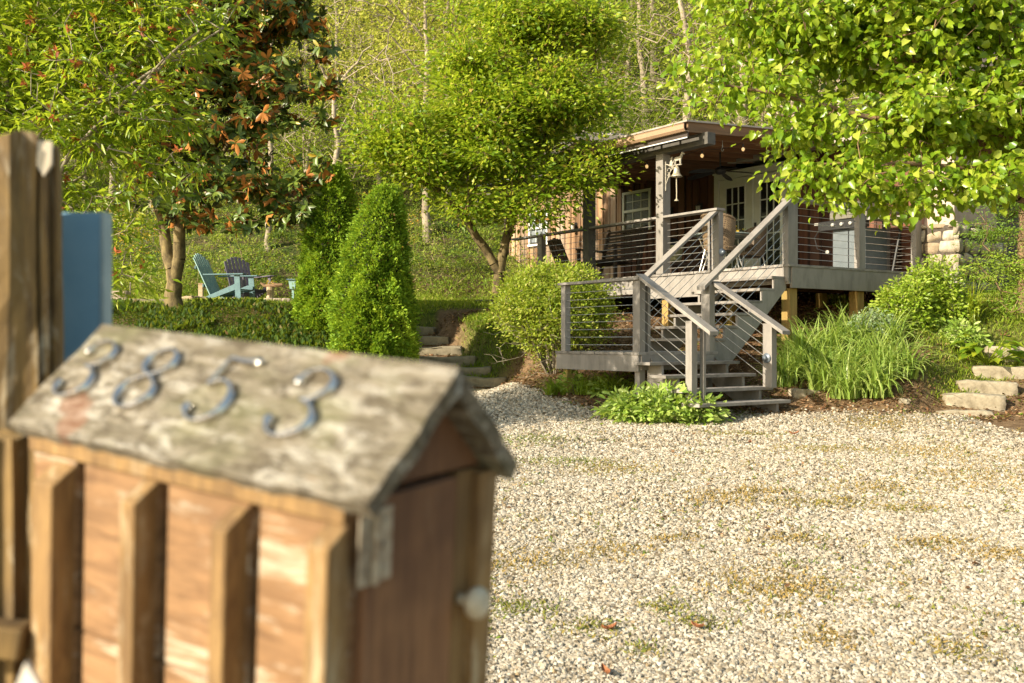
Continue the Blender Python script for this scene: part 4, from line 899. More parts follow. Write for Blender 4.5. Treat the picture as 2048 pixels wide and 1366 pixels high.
# whorls of leaves at every twig end, several per twig
cen = np.concatenate([P[tips] + RNG.normal(size=(len(tips),3))*np.array([.10,.10,.07]) for _ in range(3)]); nw_ = 9
ax = RNG.normal(size=(len(cen),3))*.5 + np.array([.0,-.25,.35]); ax /= np.linalg.norm(ax, axis=1, keepdims=True)
ax = np.repeat(ax, nw_, 0); pos = np.repeat(cen, nw_, 0); rd_ = rdir(len(pos)); rd_ -= ax*(rd_*ax).sum(1, keepdims=True); rd_ /= np.linalg.norm(rd_, axis=1, keepdims=True)
d = rd_ + ax*RNG.uniform(-.1,.55,(len(pos),1)) + np.array([0,0,-.45]); leafobj('crown', pos - mb0, d, ax + rd_*-.3, .175*(.7+.5*RNG.random(len(pos))), TPLM, LMAG, RNG.random(len(pos)), mg)

# -- dwarf conifers: lumpy cones of dense little sprays
LCON = leafmat('spruce_spray', [(0,(.20,.11,.035)),(.05,(.09,.13,.018)),(.10,(.08,.16,.014)),(.4,(.17,.30,.022)),(.75,(.32,.48,.035)),(1,(.46,.56,.06))], trans=.35, rough=.6, spec=.2)
def conifer(label, base, h, r, seed, n=42000, tips2=0, pexp=.45):
    base = np.array(base, float); base[2] = hz(base[0], base[1]) - .03; rt = empty('dwarf_conifer', base, 0, label, 'conifer', 'clipped conifers beside the stone steps')
    rs = np.random.default_rng(seed)
    def prof(t): return r*np.where(t < .12, .86+.14*t/.12, np.power(np.clip(1-(t-.12)/.88, 0, 1), pexp))
    def surf(t, a):
        lump = 1 + .30*(fbm(np.cos(a)*2+seed, np.sin(a)*2+t*7, 1.2, seed, 2)-.5)*2 + .22*(fbm(np.cos(a)*4+seed, np.sin(a)*4+t*15, 1.6, seed+5, 2)-.5)*2
        R_ = prof(t)*lump + .03; x = R_*np.cos(a); y = R_*np.sin(a); z = t*h*.985 + .05*h*(fbm(a*2+9, t*4, 1, seed+3, 2)-.5)
        x = x + tips2*smooth(.5, 1, t)
        return np.stack([x, y, z], -1), R_
    # solid dark body added inside so no light shines through
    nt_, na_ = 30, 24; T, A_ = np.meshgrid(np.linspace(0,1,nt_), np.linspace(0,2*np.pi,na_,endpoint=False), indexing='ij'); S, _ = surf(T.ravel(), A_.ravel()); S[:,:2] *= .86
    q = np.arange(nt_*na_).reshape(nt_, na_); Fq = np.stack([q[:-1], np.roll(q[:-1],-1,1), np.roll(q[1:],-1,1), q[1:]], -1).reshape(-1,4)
    npmesh('inner_body', S, Fq, CONIN, np.full(len(S),.1), rt)
    t = np.concatenate([1-np.sqrt(rs.random(n-5000)*.995), rs.uniform(.82,1,5000)]); a = rs.random(n)*2*np.pi; p, R_ = surf(t, a)
    out = np.stack([np.cos(a), np.sin(a), np.full(n,.35)], -1); p = p + out*(rs.random((n,1))-.65)*.06 + out*(rs.random((n,1))**14)*.10 + np.array([0,0,1])*(rs.random((n,1))**14)*.08
    clump = fbm(np.cos(a)*5+t*9, np.sin(a)*5+t*16, 1.6, seed+11, 2); tint = np.clip(.0+1.0*clump + rs.normal(size=n)*.14, 0, 1)
    d = out + rs.normal(size=(n,3))*.55; leafobj('foliage', p, d, rs.normal(size=(n,3)), .052*(.6+.8*rs.random(n)), TPL2, LCON, tint, rt)
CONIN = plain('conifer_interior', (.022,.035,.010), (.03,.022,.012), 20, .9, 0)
conifer('tall dwarf conifer in front, nearest the stone steps, broad pale green tip', W(752,712,15.0), 2.86, .53, 3, 66000, .15, .40)
conifer('slimmer dwarf conifer behind, pointed tip against the pale tree trunk', W(660,672,16.8), 2.86, .55, 9, 52000, .05, .58)
conifer('small conifer tip rising behind the front conifer', W(728,650,15.5), 2.25, .38, 14, 24000, -.02, .55)

# -- azalea-like bush by the landing
LAZ = leafmat('azalea_leaf', [(0,(.16,.25,.02)),(.5,(.30,.38,.035)),(.85,(.42,.47,.06)),(1,(.48,.44,.12))], trans=.4, rough=.5)
ab = W(1110,720,14.6); ab[2] = hz(ab[0], ab[1])-.05
limbs = []
for k in range(16):
    a = k*2.4; q = ab + np.array([math.cos(a)*.12, math.sin(a)*.12, 0]); e = ab + np.array([math.cos(a)*(.35+.03*k), math.sin(a)*.5, .75+.05*(k % 5)])
    limbs.append(([q, q*.5+e*.5+np.array([0,0,.1]), e], .016, .006))
tg = ab + np.array([0,0,.95]) + rdir(800)*(RNG.random((800,1))**.3)*np.array([.86,.75,.70]); tg = tg[(tg[:,2] > ab[2]+.25)]
tg2 = tg[RNG.random(len(tg)) < smooth(ab[2]+.2, ab[2]+1.0, tg[:,2])*.9+.1]
tree('azalea_bush', 'rounded yellow-green bush with bare twigs beneath, left of the stair landing', 'bush', ab, limbs, tg2, 46, .085, .056, TPL2, LAZ, BARKL, flat=.7, droop=0, upw=.9, r0=.0022, sag=0, maxr=.014, jit=.05)
# bare twigs in front
P, par, rad, tips = grow(limbs, ab + np.array([-.05,-.25,.45]) + RNG.normal(size=(260,3))*np.array([.38,.25,.28]), r0=.0018, sag=0, jit=.06, maxr=.006)
V, Fc = tubes(P, par, rad, 4); o = npmesh('bare_twigs', V - ab, Fc, BARKL, np.full(len(V), .5)); o.parent = [x for x in COL.objects if x.name.startswith('azalea_bush')][0]
# ------------------------------------------------------------------ hillside
def gpt(px, py, y0=2.5, y1=60):
    """where the line of sight through a photo pixel meets the ground"""
    d = np.arange(y0, y1, .05); z = (683-py)/F*d; h = height((px-1024)/F*d, d); k = np.argmax(z <= h); k = k if (z <= h).any() else len(d)-1
    return np.array([(px-1024)/F*d[k], d[k], h[k]])
LHIL = leafmat('hillside_leaf', [(0,(.16,.26,.03)),(.4,(.28,.38,.04)),(.75,(.42,.47,.06)),(1,(.55,.52,.12))], trans=.5, rough=.6, spec=.2)
LUND = leafmat('undergrowth_leaf', [(0,(.07,.13,.018)),(.3,(.15,.25,.03)),(.65,(.30,.37,.05)),(.88,(.40,.37,.12)),(1,(.40,.30,.17))], trans=.4, rough=.6, spec=.2)
DRY = leafmat('dry_stem', [(0,(.20,.14,.08)),(1,(.46,.36,.22))], trans=0, rough=.9, spec=.1)
BARKH = plain('hill_tree_bark', (.42,.35,.26), (.20,.16,.11), 7, .9, .5, stretch=(1,1,.3), dist=.02)
rs = np.random.default_rng(77)
def hill_proto(k, hgt, nt, per, ls, lean, bare, tint0, name='hill_tree'):
    pts = [(0,0,-.2)] + [(lean*(i/5)**1.5 + rs.normal()*.06*i, rs.normal()*.05*i, hgt*i/5) for i in range(1, 6)]
    limbs = [(pts, .055+.008*hgt, .015)]
    for j in range(4):
        z = hgt*(.35+.14*j); a = rs.uniform(0, 6.28); e = np.array([math.cos(a)*1.3, math.sin(a)*1.3, z+1.3]); limbs.append(([(lean*(z/hgt)**1.5, 0, z), e*.5+np.array([0,0,z*.5]), e], .03, .008))
    t = np.stack([rs.normal(size=nt)*1.25 + lean*.7, rs.normal(size=nt)*1.25, hgt*(.30+.75*rs.random(nt))], 1)
    P, par, rad, tips = grow(limbs, t, r0=.006, sag=.0, jit=.04, step=.4, maxr=.05)
    V, Fc = tubes(P, par, rad, 5); rt = empty(name, (0,0,0)); npmesh('trunk', V, Fc, BARKH, np.full(len(V), .5), rt, smooth=True)
    if per:
        pos, d, nr, sz = cluster(P, par, tips, per, .26, ls, .2, .7, .6, 3)
        leafobj('crown', pos, d, nr, sz, TPL2, LHIL, np.clip(tint0 + RNG.normal(size=len(pos))*.18, 0, 1), rt)
    return rt
protos = [hill_proto(0, 9, 230, 34, .095, .6, 0, .75), hill_proto(1, 11, 260, 32, .10, -.8, 0, .5), hill_proto(2, 7, 200, 34, .09, .3, 0, .9), hill_proto(3, 10, 230, 14, .085, .5, 1, .6), hill_proto(4, 12, 200, 3, .09, -.4, 1, .7), hill_proto(5, 3.4, 150, 30, .075, .2, 0, .35)]
labs = ['tall yellow-green hillside tree', 'slender leaning hillside tree', 'young pale-leaved hillside tree', 'thin-leaved grey-branched hillside tree', 'nearly bare pale-trunked hillside tree', 'low green hillside sapling']
used = [False]*6; placed = []
def where(x, y, z):
    px = 1024 + F*x/y; k = np.searchsorted([330, 640, 860, 1260, 1500, 1800], px); row = ('low', 'midway up', 'high')[int(np.searchsorted([30, 40], y))]
    return ' '+row+', ' + ['behind the flowering shrub','behind the magnolia','in the gap left of the middle tree','behind the middle tree','above the porch roof','behind the heart-leaved tree','at the far right'][k]
for i in range(1400):
    if len(placed) >= 200: break
    y = 25.5 + 33*rs.random()**1.25; x = rs.uniform(-.60, .60)*y
    if min([math.hypot(x-a, y-b) for a, b in placed] + [9]) < 1.1: continue
    k = rs.choice(6, p=[.17,.14,.2,.14,.10,.25])
    if y < 29 and k in (0, 1): k = 5
    placed.append((x, y)); loc = (x, y, hz(x, y)); s = rs.uniform(.75, 1.25); rz = rs.uniform(0, 6.28)
    if not used[k]:
        o = protos[k]; o.location = loc; o.rotation_euler = (0,0,rz); o.scale = (s,)*3; tag(o, labs[k]+where(*loc), 'tree', 'trees on the wooded hillside'); used[k] = True
    else: copy_thing(protos[k], loc, rz, labs[k]+where(*loc), s)
# pale trunk behind the dwarf conifers
def singletree(label, base, limbs, targets, per, ls, tint0, spread=.25, lm=None, name='slender_tree', bark=None, cat='tree', mr=.02):
    base = np.array(base, float); rt = empty(name, base, 0, label, cat)
    P, par, rad, tips = grow(limbs, targets, r0=.004, sag=0, jit=.06, maxr=mr, step=.25); V, Fc = tubes(P-base, par, rad, 6); npmesh('trunk', V, Fc, bark or BARKH, np.full(len(V),.5), rt, smooth=True)
    if per:
        pos, d, nr, sz = cluster(P, par, tips, per, spread, ls, .2, .6, .8, 2); leafobj('crown', pos-base, d, nr, sz, TPL2, lm or LHIL, np.clip(tint0+RNG.normal(size=len(pos))*.2,0,1), rt)
    return rt
b = W(668,380,25); b[2] = hz(b[0], b[1])-.1
singletree('pale crooked tree with bare forking branches directly above the pointed conifer', b, [([b, W(668,350,25), W(676,290,25), W(668,230,25), W(672,180,25)], .10, .055), ([W(672,180,25), W(650,150,25), W(630,110,24.8)], .05, .02), ([W(672,180,25), W(700,140,25), W(740,90,25)], .05, .02), ([W(676,270,25), W(700,220,25), W(720,170,25)], .03, .01)],
    np.array([W(px, py, 25+rs.normal()*.5) for px, py in zip(rs.uniform(600,780,60), rs.uniform(60,300,60))]), 2, .08, .7)
b = W(537,420,25.5); b[2] = hz(b[0], b[1])-.1
singletree('straight pale trunk seen just right of the magnolia branches', b, [([b, W(540,300,25.5), W(537,180,25.5), W(545,40,25.5)], .09, .04)], np.array([W(px, py, 25.5+rs.normal()*.7) for px, py in zip(rs.uniform(470,640,70), rs.uniform(-20,200,70))]), 10, .085, .8)
b = W(1484,300,27); b[2] = hz(b[0], b[1])-.1
singletree('thick pale tree trunk rising behind the porch roof', b, [([b, W(1484,230,27), W(1490,150,27), W(1500,40,27), W(1505,-60,27)], .19, .10), ([W(1490,150,27), W(1440,130,26.8), W(1340,140,26.5)], .04, .015), ([W(1488,190,27), W(1400,180,26.8), W(1290,160,26.5)], .04, .015), ([W(1492,120,27), W(1560,60,27)], .05, .02)],
    np.array([W(px, py, 26.8+rs.normal()*.8) for px, py in zip(rs.uniform(1260,1620,110), rs.uniform(-20,235,110))]), 1, .08, .7)
# undergrowth
def undergrowth():
    cx = []; cy = []; n1 = 2600
    y = 23.2 + 36*rs.random(n1)**1.5; x = rs.uniform(-.62,.62,n1)*y; z = height(x, y); nl = 70
    r = rs.uniform(.3, .9, n1)*(1+.02*(y-23)); hgt = rs.uniform(.2, 1.1, n1); ti = np.clip(fbm(x, y, .35, 91, 3)*1.5-.35 + rs.normal(size=n1)*.12, 0, .85)
    C = np.repeat(np.stack([x,y,z],1), nl, 0); q = rdir(n1*nl)*(rs.random((n1*nl,1))**.4); q[:,2] = np.abs(q[:,2])
    pos = C + q*np.stack([np.repeat(r,nl)]*2+[np.repeat(hgt,nl)],1); pos[:,2] = np.maximum(pos[:,2], 0+height(pos[:,0],pos[:,1])+.02)
    tint = np.clip(np.repeat(ti,nl)+rs.normal(size=len(pos))*.13,0,1); sz = (.055+.0022*(pos[:,1]-23))*(.6+.9*rs.random(len(pos)))
    d = rs.normal(size=pos.shape); d[:,2] *= .6; o = leafobj('undergrowth', pos, d, rs.normal(size=pos.shape)*.6+np.array([0,-.3,.8]), sz, TPL2, LUND, tint); tag(o, 'tangled weeds and seedlings covering the hillside', 'undergrowth', kind='stuff')
    n1 = 1500; y = 21.2 + 8*rs.random(n1)**1.3; x = rs.uniform(-.6,.25,n1)*y; k_ = (y > 22.6) | (x < -2.5+0*y); x = x[k_]; y = y[k_]; n1 = len(x); nl = 60
    k2 = y > 22.3; x = x[k2]; y = y[k2]; n1 = len(x); z = height(x, y); C = np.repeat(np.stack([x,y,z],1), nl, 0); q = rdir(n1*nl); q[:,2] = np.abs(q[:,2])
    pos = C + q*np.stack([np.repeat(rs.uniform(.15,.5,n1),nl)]*2+[np.repeat(rs.uniform(.1,.6,n1),nl)],1); tt = np.clip(fbm(x,y,.7,93,3)*1.8-.55+rs.normal(size=n1)*.1,0,.8)
    o = leafobj('bank_weeds', pos, rs.normal(size=pos.shape)+np.array([0,0,.4]), rs.normal(size=pos.shape)*.7+np.array([0,-.3,.6]), .085*(.5+.9*rs.random(len(pos))), TPLL, LUND, np.clip(np.repeat(tt,nl)+rs.normal(size=len(pos))*.1,0,1)); tag(o, 'leafy weeds on the bank behind the upper lawn', 'weeds', kind='stuff')
    n = 5000; y = 23.0 + 26*rs.random(n)**1.4; x = rs.uniform(-.6,.6,n)*y; z = height(x, y)
    d = rs.normal(size=(n,3))*np.array([.8,.8,.5]) + np.array([0,0,.7]); o = leafobj('dry_stems', np.stack([x,y,z-.03],1), d, rs.normal(size=(n,3)), rs.uniform(.3,1.0,n), (np.array([[0,-.006,0],[0,.006,0],[.6,.012,0],[.6,.022,0],[1,.0,0]]), np.array([[0,1,3],[0,3,2],[2,3,4]])), DRY, rs.random(n)); tag(o, 'dry bramble stems lying over the hillside', 'stems', kind='stuff')
undergrowth()
LYEL = leafmat('yellow_blossom', [(0,(.14,.20,.02)),(.4,(.25,.28,.03)),(.6,(.60,.36,.02)),(1,(.75,.45,.03))], trans=.3, rough=.6)
for px, py, d, rr, lab in ((770,450,22.8,1.0,'yellow-flowering bush on the bank just right of the front conifer'),(262,440,21.5,1.0,'orange-yellow flowering bush glimpsed behind the twin magnolia trunks')):
    b = W(px, py, d); g = np.array([b[0], b[1], hz(b[0], b[1])-.05]); t = b + rdir(130)*(rs.random((130,1))**.4)*np.array([.8,.6,.75])
    t = t[t[:,2] > g[2]+.15]
    singletree(lab, g, [([g, g*.4+b*.6], .02, .01)], t, 16, .05, .5, .12, LYEL, 'yellow_shrub', BARKL, 'shrub', .008)
# ------------------------------------------------------------------ ground plants
GRASS = leafmat('grass_blade', [(0, (0.12, 0.192, 0.018)), (0.5, (0.216, 0.312, 0.024)), (0.85, (0.336, 0.384, 0.048)), (1, (0.504, 0.432, 0.168))], trans=.4, rough=.6, spec=.2)
BLT = (np.array([[0,-.05,0],[0,.05,0],[.55,.035,0],[1,0,-.22]]), np.array([[0,1,2],[0,2,3]]))
def scatter(name, label, cat, n, box, keepf, size, tpl, mat, up=1., lay=0., tintf=None, zoff=0, kind='stuff', tj=.25):
    x, y = pts_in(n, *box); k = keepf(x, y); x = x[k]; y = y[k]; m = len(x); z = height(x, y)+zoff
    if lay: d = np.stack([RNG.normal(size=m), RNG.normal(size=m), RNG.normal(size=m)*lay], 1); nr = np.stack([RNG.normal(size=m)*.4, RNG.normal(size=m)*.4, np.ones(m)], 1)
    else: d = np.stack([RNG.normal(size=m)*.5, RNG.normal(size=m)*.5, np.full(m, up)], 1); nr = RNG.normal(size=(m,3))
    t = RNG.random(m) if tintf is None else np.clip(tintf(x, y)+RNG.normal(size=m)*tj, 0, 1)
    o = leafobj(name, np.stack([x,y,z],1), d, nr, size*(.5+RNG.random(m)), tpl, mat, t); return tag(o, label, cat, kind=kind)
gr_ = lambda x, y: zones(x, y)[1]
scatter('lawn_grass', 'short grass on the upper lawn', 'grass', 60000, (-9,.6,17.4,23.6), lambda x, y: RNG.random(len(x)) < gr_(x, y), .075, BLT, GRASS, tintf=lambda x, y: .35+.5*fbm(x,y,.8,14))
scatter('bank_grass', 'patchy grass and clover on the right bank', 'grass', 46000, (4.7,8.5,11.8,17), lambda x, y: RNG.random(len(x)) < gr_(x, y)*1.2, .06, BLT, GRASS, tintf=lambda x, y: .3+.6*fbm(x,y,1.2,15))
scatter('step_grass', 'rough grass beside the stone steps', 'grass', 16000, (-1.2,.9,15.3,18), lambda x, y: (RNG.random(len(x)) < gr_(x, y)), .075, BLT, GRASS, tintf=lambda x, y: .1+.5*fbm(x,y,1.2,16))
IVY = leafmat('ivy_leaf', [(0,(.022,.045,.008)),(.6,(.042,.085,.012)),(.9,(.09,.15,.02)),(1,(.20,.12,.06))], trans=.3, rough=.6, spec=.15)
scatter('ivy', 'dark ivy carpeting the bank below the upper lawn', 'ivy', 150000, (-10,-1.75,9.6,18.0), lambda x, y: (x < -1.55-.35*np.abs(y-16.2)*0 - (y < 15.5)*.5) & (ygrav(x,y) < -.2), .045, TPL2, IVY, lay=.5, zoff=.04)
scatter('ivy_tips', 'upright ivy shoots on the bank', 'ivy', 16000, (-9,-1.9,14.6,18.0), lambda x, y: (ygrav(x,y) < -.2) & (fbm(x,y,1.2,66,3) > .47), .085, TPL2, IVY, up=.8, zoff=.05)
LIT = leafmat('leaf_litter', [(0,(.07,.035,.018)),(.5,(.20,.10,.05)),(.85,(.36,.22,.12)),(1,(.48,.36,.22))], trans=.1, rough=.9, spec=.1)
scatter('leaf_litter', 'fallen brown leaves and mulch around the deck', 'leaf litter', 60000, (-1.5,7.5,11.3,18.2), lambda x, y: (ygrav(x,y) < .05) & (RNG.random(len(x)) > gr_(x,y)*.75), .05, TPL2, LIT, lay=.35, zoff=.008)
scatter('fallen_leaves', 'scattered dry leaves on the gravel', 'leaf litter', 5200, (-2,7,3,13.5), lambda x, y: (ygrav(x,y) > 0) & (RNG.random(len(x)) < (.04+.9*smooth(.56,.70,fbm(x,y,1.1,31,5)) + .8*smooth(1.3,0,ygrav(x,y)))), .035, TPL2, LIT, lay=.35, zoff=.016)
CLV = leafmat('clover_leaf', [(0,(.08,.15,.015)),(.6,(.16,.25,.02)),(1,(.28,.33,.04))], trans=.35, rough=.5)
scatter('clover', 'low clover and seedlings along the gravel edge', 'ground cover', 26000, (-.6,8.2,11.4,16), lambda x, y: (ygrav(x,y) < .15) & (fbm(x,y,1.4,44,3) > .53) & (RNG.random(len(x)) < .6), .035, TPL2, CLV, lay=.5, zoff=.02)
# mossy patches and weeds in the gravel
def patches():
    P_ = []; T_ = []; H_s = []
    spots = [(1450,1000,.30,.10,.85),(1520,985,.22,.07,.85),(1530,1165,.32,.12,.8),(1590,1190,.25,.06,.8),(1230,940,.35,.10,.6),(1130,925,.40,.08,.25),(1650,1010,.45,.08,.6),(1740,980,.4,.10,.7),(1850,905,.5,.3,.8),(1960,960,.5,.2,.8),(1880,1090,.25,.06,.8),(1990,1115,.22,.05,.9),(1230,1110,.3,.08,.8),(1060,1130,.3,.08,.8),(1330,1215,.14,.05,.4),(1180,1265,.16,.05,.4),(1400,1250,.14,.05,.4),(1280,1310,.08,.04,.4),(1660,1280,.14,.07,.8),(1020,1220,.25,.08,.3),(1760,850,.6,.2,.7),(1640,900,.5,.1,.6),(1480,870,.4,.06,.5),(1060,880,.35,.2,.25),(1800,1020,.25,.06,.6),(1910,1310,.15,.06,.6),(1580,1080,.18,.04,.8),(1350,1080,.15,.03,.8)]
    for px, py, rx, ry, t in spots:
        c = gpt(px, py); n = int(560*(rx*ry/.03)**.7); a = RNG.normal(size=(n,2))*np.array([rx,ry*2.4])*.6
        P_.append(c[:2]+a); T_.append(np.clip(t+RNG.normal(size=n)*.15,0,1))
    n = 2600; y = RNG.uniform(2.8,11.5,n); x = RNG.uniform(-.06,.53,n)*y; k = fbm(x*1.5,y*1.5,1.0,55,3) > .50
    c = np.stack([x[k],y[k]],1); c = np.repeat(c,5,0)+RNG.normal(size=(len(c)*5,2))*.018; P_.append(c); T_.append(np.repeat(RNG.random(len(c)//5),5)*.9)
    p = np.concatenate(P_); t = np.concatenate(T_); m = len(p); z = height(p[:,0],p[:,1])+.006
    mm = leafmat('gravel_weed', [(0,(.12,.19,.03)),(.4,(.22,.22,.05)),(.7,(.33,.22,.07)),(1,(.40,.28,.11))], trans=.3, rough=.8, spec=.1)
    d = np.stack([RNG.normal(size=m)*.8,RNG.normal(size=m)*.8,np.full(m,.6)],1)
    o = leafobj('gravel_weeds', np.column_stack([p,z]), d, RNG.normal(size=(m,3))+np.array([0,0,.6]), .026*(.5+RNG.random(m)), TPLL, mm, t); tag(o, 'yellowed moss and tiny weeds growing through the gravel', 'weeds', kind='stuff')
patches()
for k, (px, py, s, a) in enumerate(((1218,1272,.05,.4),(1212,1355,.05,1.9),(1588,872,.07,.2),(1395,1265,.04,2.5),(1500,890,.05,1.2))):
    c = gpt(px, py); m = MB(); n = 7
    vs = []
    for i in range(n+1):
        t = i/n; w_ = .34*math.sin(math.pi*min(1, t*.95+.04))**.8; x = (t-.5)*2; vs += [(x*s*.8, -w_*s, .35*s*x*x+.012+.10*s), (x*s*.8, 0, .35*s*x*x+.004), (x*s*.8, w_*s, .35*s*x*x+.012+.12*s)]
    m.add(vs, [(i*3+j, i*3+j+1, i*3+j+4, i*3+j+3) for i in range(n) for j in (0,1)])
    o = m.build('dead_leaf', LEAFB if k else globals().setdefault('LEAFB', plain('dead_leaf_brown', (.34,.13,.05), (.20,.075,.03), 40, .8, .3)), None); o.location = c + np.array([0,0,.012]); o.rotation_euler = (0,0,a)
    tag(o, ['curled orange-brown leaf lying on the gravel near the front edge','brown leaf at the very bottom edge of the gravel','broad brown leaf on the gravel below the stairs','small brown leaf in the middle of the foreground gravel','dark leaf on the gravel just left of the broad one'][k], 'leaf', 'single fallen leaves on the gravel')
# daylilies
LDAY = leafmat('daylily_blade', [(0,(.16,.27,.05)),(.6,(.30,.42,.08)),(1,(.46,.54,.17))], trans=.4, rough=.35)
def lily_mesh(seed, n, L, spread, wd=.024):
    r = np.random.default_rng(seed); a = r.uniform(0,6.28,n); rr = spread*np.sqrt(r.random(n)); base = np.stack([rr*np.cos(r.uniform(0,6.28,n)), rr*np.sin(r.uniform(0,6.28,n)), np.zeros(n)],1)
    lean = r.uniform(.15,1.0,n); ln = L*r.uniform(.6,1.15,n); m = 6; V = np.zeros((n, (m+1)*2, 3)); side = np.stack([-np.sin(a),np.cos(a),np.zeros(n)],1)
    ang = np.pi/2 - lean*.5; p = base.copy(); 
    for i in range(m+1):
        t = i/m; w_ = wd*(1-t**2.2)*.5+.0008; V[:,2*i] = p - side*w_; V[:,2*i+1] = p + side*w_ + np.array([0,0,.004])
        ang2 = np.pi/2 - lean*(.5+3.6*t**1.3); st = ln/m; p = p + np.stack([np.cos(a)*np.cos(ang2)*st, np.sin(a)*np.cos(ang2)*st, np.sin(ang2)*st],1)
    k = np.arange(m); q = np.stack([2*k,2*k+1,2*k+3,2*k+2],1); Fc = (q[None]+(np.arange(n)*(m+1)*2)[:,None,None]).reshape(-1,4)
    return V.reshape(-1,3), Fc, np.repeat(r.random(n),(m+1)*2)
lp = []
for k in range(3):
    V, Fc, t = lily_mesh(k+3, 150, .66, .17, .025); rt = empty('daylily', (0,0,0)); npmesh('leaves', V, Fc, LDAY, t, rt); lp.append(rt)
spots = [(1690,670,13.35),(1610,690,13.2),(1600,735,12.9),(1655,700,13.1),(1720,690,13.1),(1780,700,13.0),(1640,760,12.5),(1700,750,12.6),(1760,745,12.6),(1690,795,12.2),(1745,800,12.15),(1590,700,13.3),(1800,775,12.4),(1655,720,12.7),(1570,745,12.75)]
dl = ['topmost, below the sedum mound','topmost left, under the deck','rear left','rear centre-left','rear centre','rear right','middle left','middle','middle right','front left, spilling onto the gravel edge','front right, at the foot of the slope','half under the deck corner','lower right','inner','next to the stair newel']
for k, (px, py, d) in enumerate(spots):
    x = (px-1024)/F*d; loc = (x, d, hz(x, d)-.02); lb = 'arching daylily clump beside the stairs, ' + dl[k]
    if k < 3: o = lp[k]; o.location = loc; tag(o, lb, 'daylily', 'daylily clumps right of the stairs')
    else: o = copy_thing(lp[k % 3], loc, k*1.3, lb, .8+.3*rs.random())
# small tufts of strap grass left of the landing
V, Fc, t = lily_mesh(21, 160, .30, .14, .008)
for k, (px, py, lb) in enumerate(((1110,790,'fine grass tuft at the gravel edge, leftmost under the landing'),(1180,790,'fine grass tuft between leafy weeds below the landing'),(1225,788,'fine grass tuft nearest the landing corner post'))):
    c = gpt(px, py, 9, 20); rt = empty('grass_tuft', c, k, lb, 'grass tuft', 'grass tufts below the landing'); npmesh('leaves', V*(1+.15*k), Fc, GRASS, t*.6, rt)
# leafy plants
def leafy(name, label, cat, base, r, h, nst, per, ls, tpl, lm, flat=.6, droop=.2, bark=None, group=None, upw=.8, spread=.07, dome=True, r0=.0016):
    base = np.array(base, float); t = base + rdir(nst)*(RNG.random((nst,1))**.35)*np.array([r,r*.9,h]); t[:,2] = base[2]+np.abs(t[:,2]-base[2]) if dome else t[:,2]
    limbs = [([base, base+np.array([0,0,h*.3])], .006, .004)]
    for k in range(6): a = k*1.05; limbs.append(([base+np.array([math.cos(a)*r*.2, math.sin(a)*r*.2,-.03]), base+np.array([math.cos(a)*r*.5, math.sin(a)*r*.5,h*.45])], .005, .003))
    return tree(name, label, cat, base, limbs, t, per, spread, ls, tpl, lm, bark or BARKL, flat=flat, droop=droop, upw=upw, r0=r0, sag=0, maxr=.008, group=group, crown='leaves')
LWD = leafmat('fresh_weed_leaf', [(0,(.20,.33,.05)),(.6,(.34,.47,.09)),(1,(.50,.58,.20))], trans=.4, rough=.4)
for px, py, r, h, lb in ((1268,822,.30,.34,'left part'),(1330,834,.34,.40,'middle, tallest part'),(1392,840,.28,.30,'right part, in front of the treads'),):
    c = gpt(px, 846, 9, 13); leafy('leafy_weed', 'ruffled pale green weed patch at the stair foot, '+lb, 'weed', c+np.array([0,.12,0]), r, h, 150, 9, .105, TPLM, LWD, group='leafy weeds at the foot of the stairs', upw=.6)
for px, py, r, h, lb in ((1150,785,.16,.28,'pale broad-leaved weed under the left end of the landing'),(1215,790,.14,.22,'small broad-leaved weed under the landing')):
    c = gpt(px, py, 9, 16); leafy('leafy_weed', lb, 'weed', c, r, h, 26, 7, .11, TPLM, LWD, upw=.6)
SED = leafmat('sedum_leaf', [(0,(.16,.25,.12)),(1,(.36,.46,.26))], trans=.25, rough=.6)
def gz(px, d): x = (px-1024)/F*d; return np.array([x, d, hz(x, d)])
leafy('sedum_mound', 'pale grey-green rounded mound above the daylilies', 'sedum', gz(1745,13.25), .36, .46, 340, 12, .045, TPL2, SED, upw=1.2, spread=.04)
LSH = leafmat('bright_shrub_leaf', [(0,(.16,.28,.02)),(.6,(.30,.42,.035)),(1,(.46,.52,.10))], trans=.42, rough=.4)
leafy('leafy_shrub', 'bright upright leafy plant below the deck end, left of the taller one', 'shrub', gz(1808,13.5), .36, .74, 300, 20, .062, TPL2, LSH, spread=.065)
leafy('leafy_shrub', 'taller bright leafy shrub against the stone chimney foot', 'shrub', gz(1872,13.8), .42, .92, 360, 20, .066, TPL2, LSH, spread=.07)
leafy('leafy_shrub', 'low leafy plants between the tall shrub and the hosta', 'shrub', gz(1915,13.3), .3, .30, 120, 9, .08, TPLM, LWD, spread=.06)
LHO = leafmat('hosta_leaf', [(0, (0.084, 0.192, 0.018)), (0.5, (0.192, 0.324, 0.024)), (1, (0.432, 0.48, 0.036))], trans=.45, rough=.35)
c = gz(1975,12.9); hs = empty('hosta', c, 0, 'broad-leaved hosta with yellow-green leaves at the top of the right bank', 'hosta'); n = 46
a = RNG.uniform(0,6.28,n); e = RNG.uniform(.15,1.1,n); st_ = np.stack([np.cos(a)*np.cos(e), np.sin(a)*np.cos(e), np.sin(e)],1)*RNG.uniform(.22,.42,(n,1)); 
leafobj('leaves', st_, st_*np.array([1,1,0])*3+np.array([0,0,-.1]), st_*-.4+np.array([0,0,1]), .20*(.7+.5*RNG.random(n)), (TPLH[0]*np.array([1,.8,1]), TPLH[1]), LHO, RNG.random(n), hs)
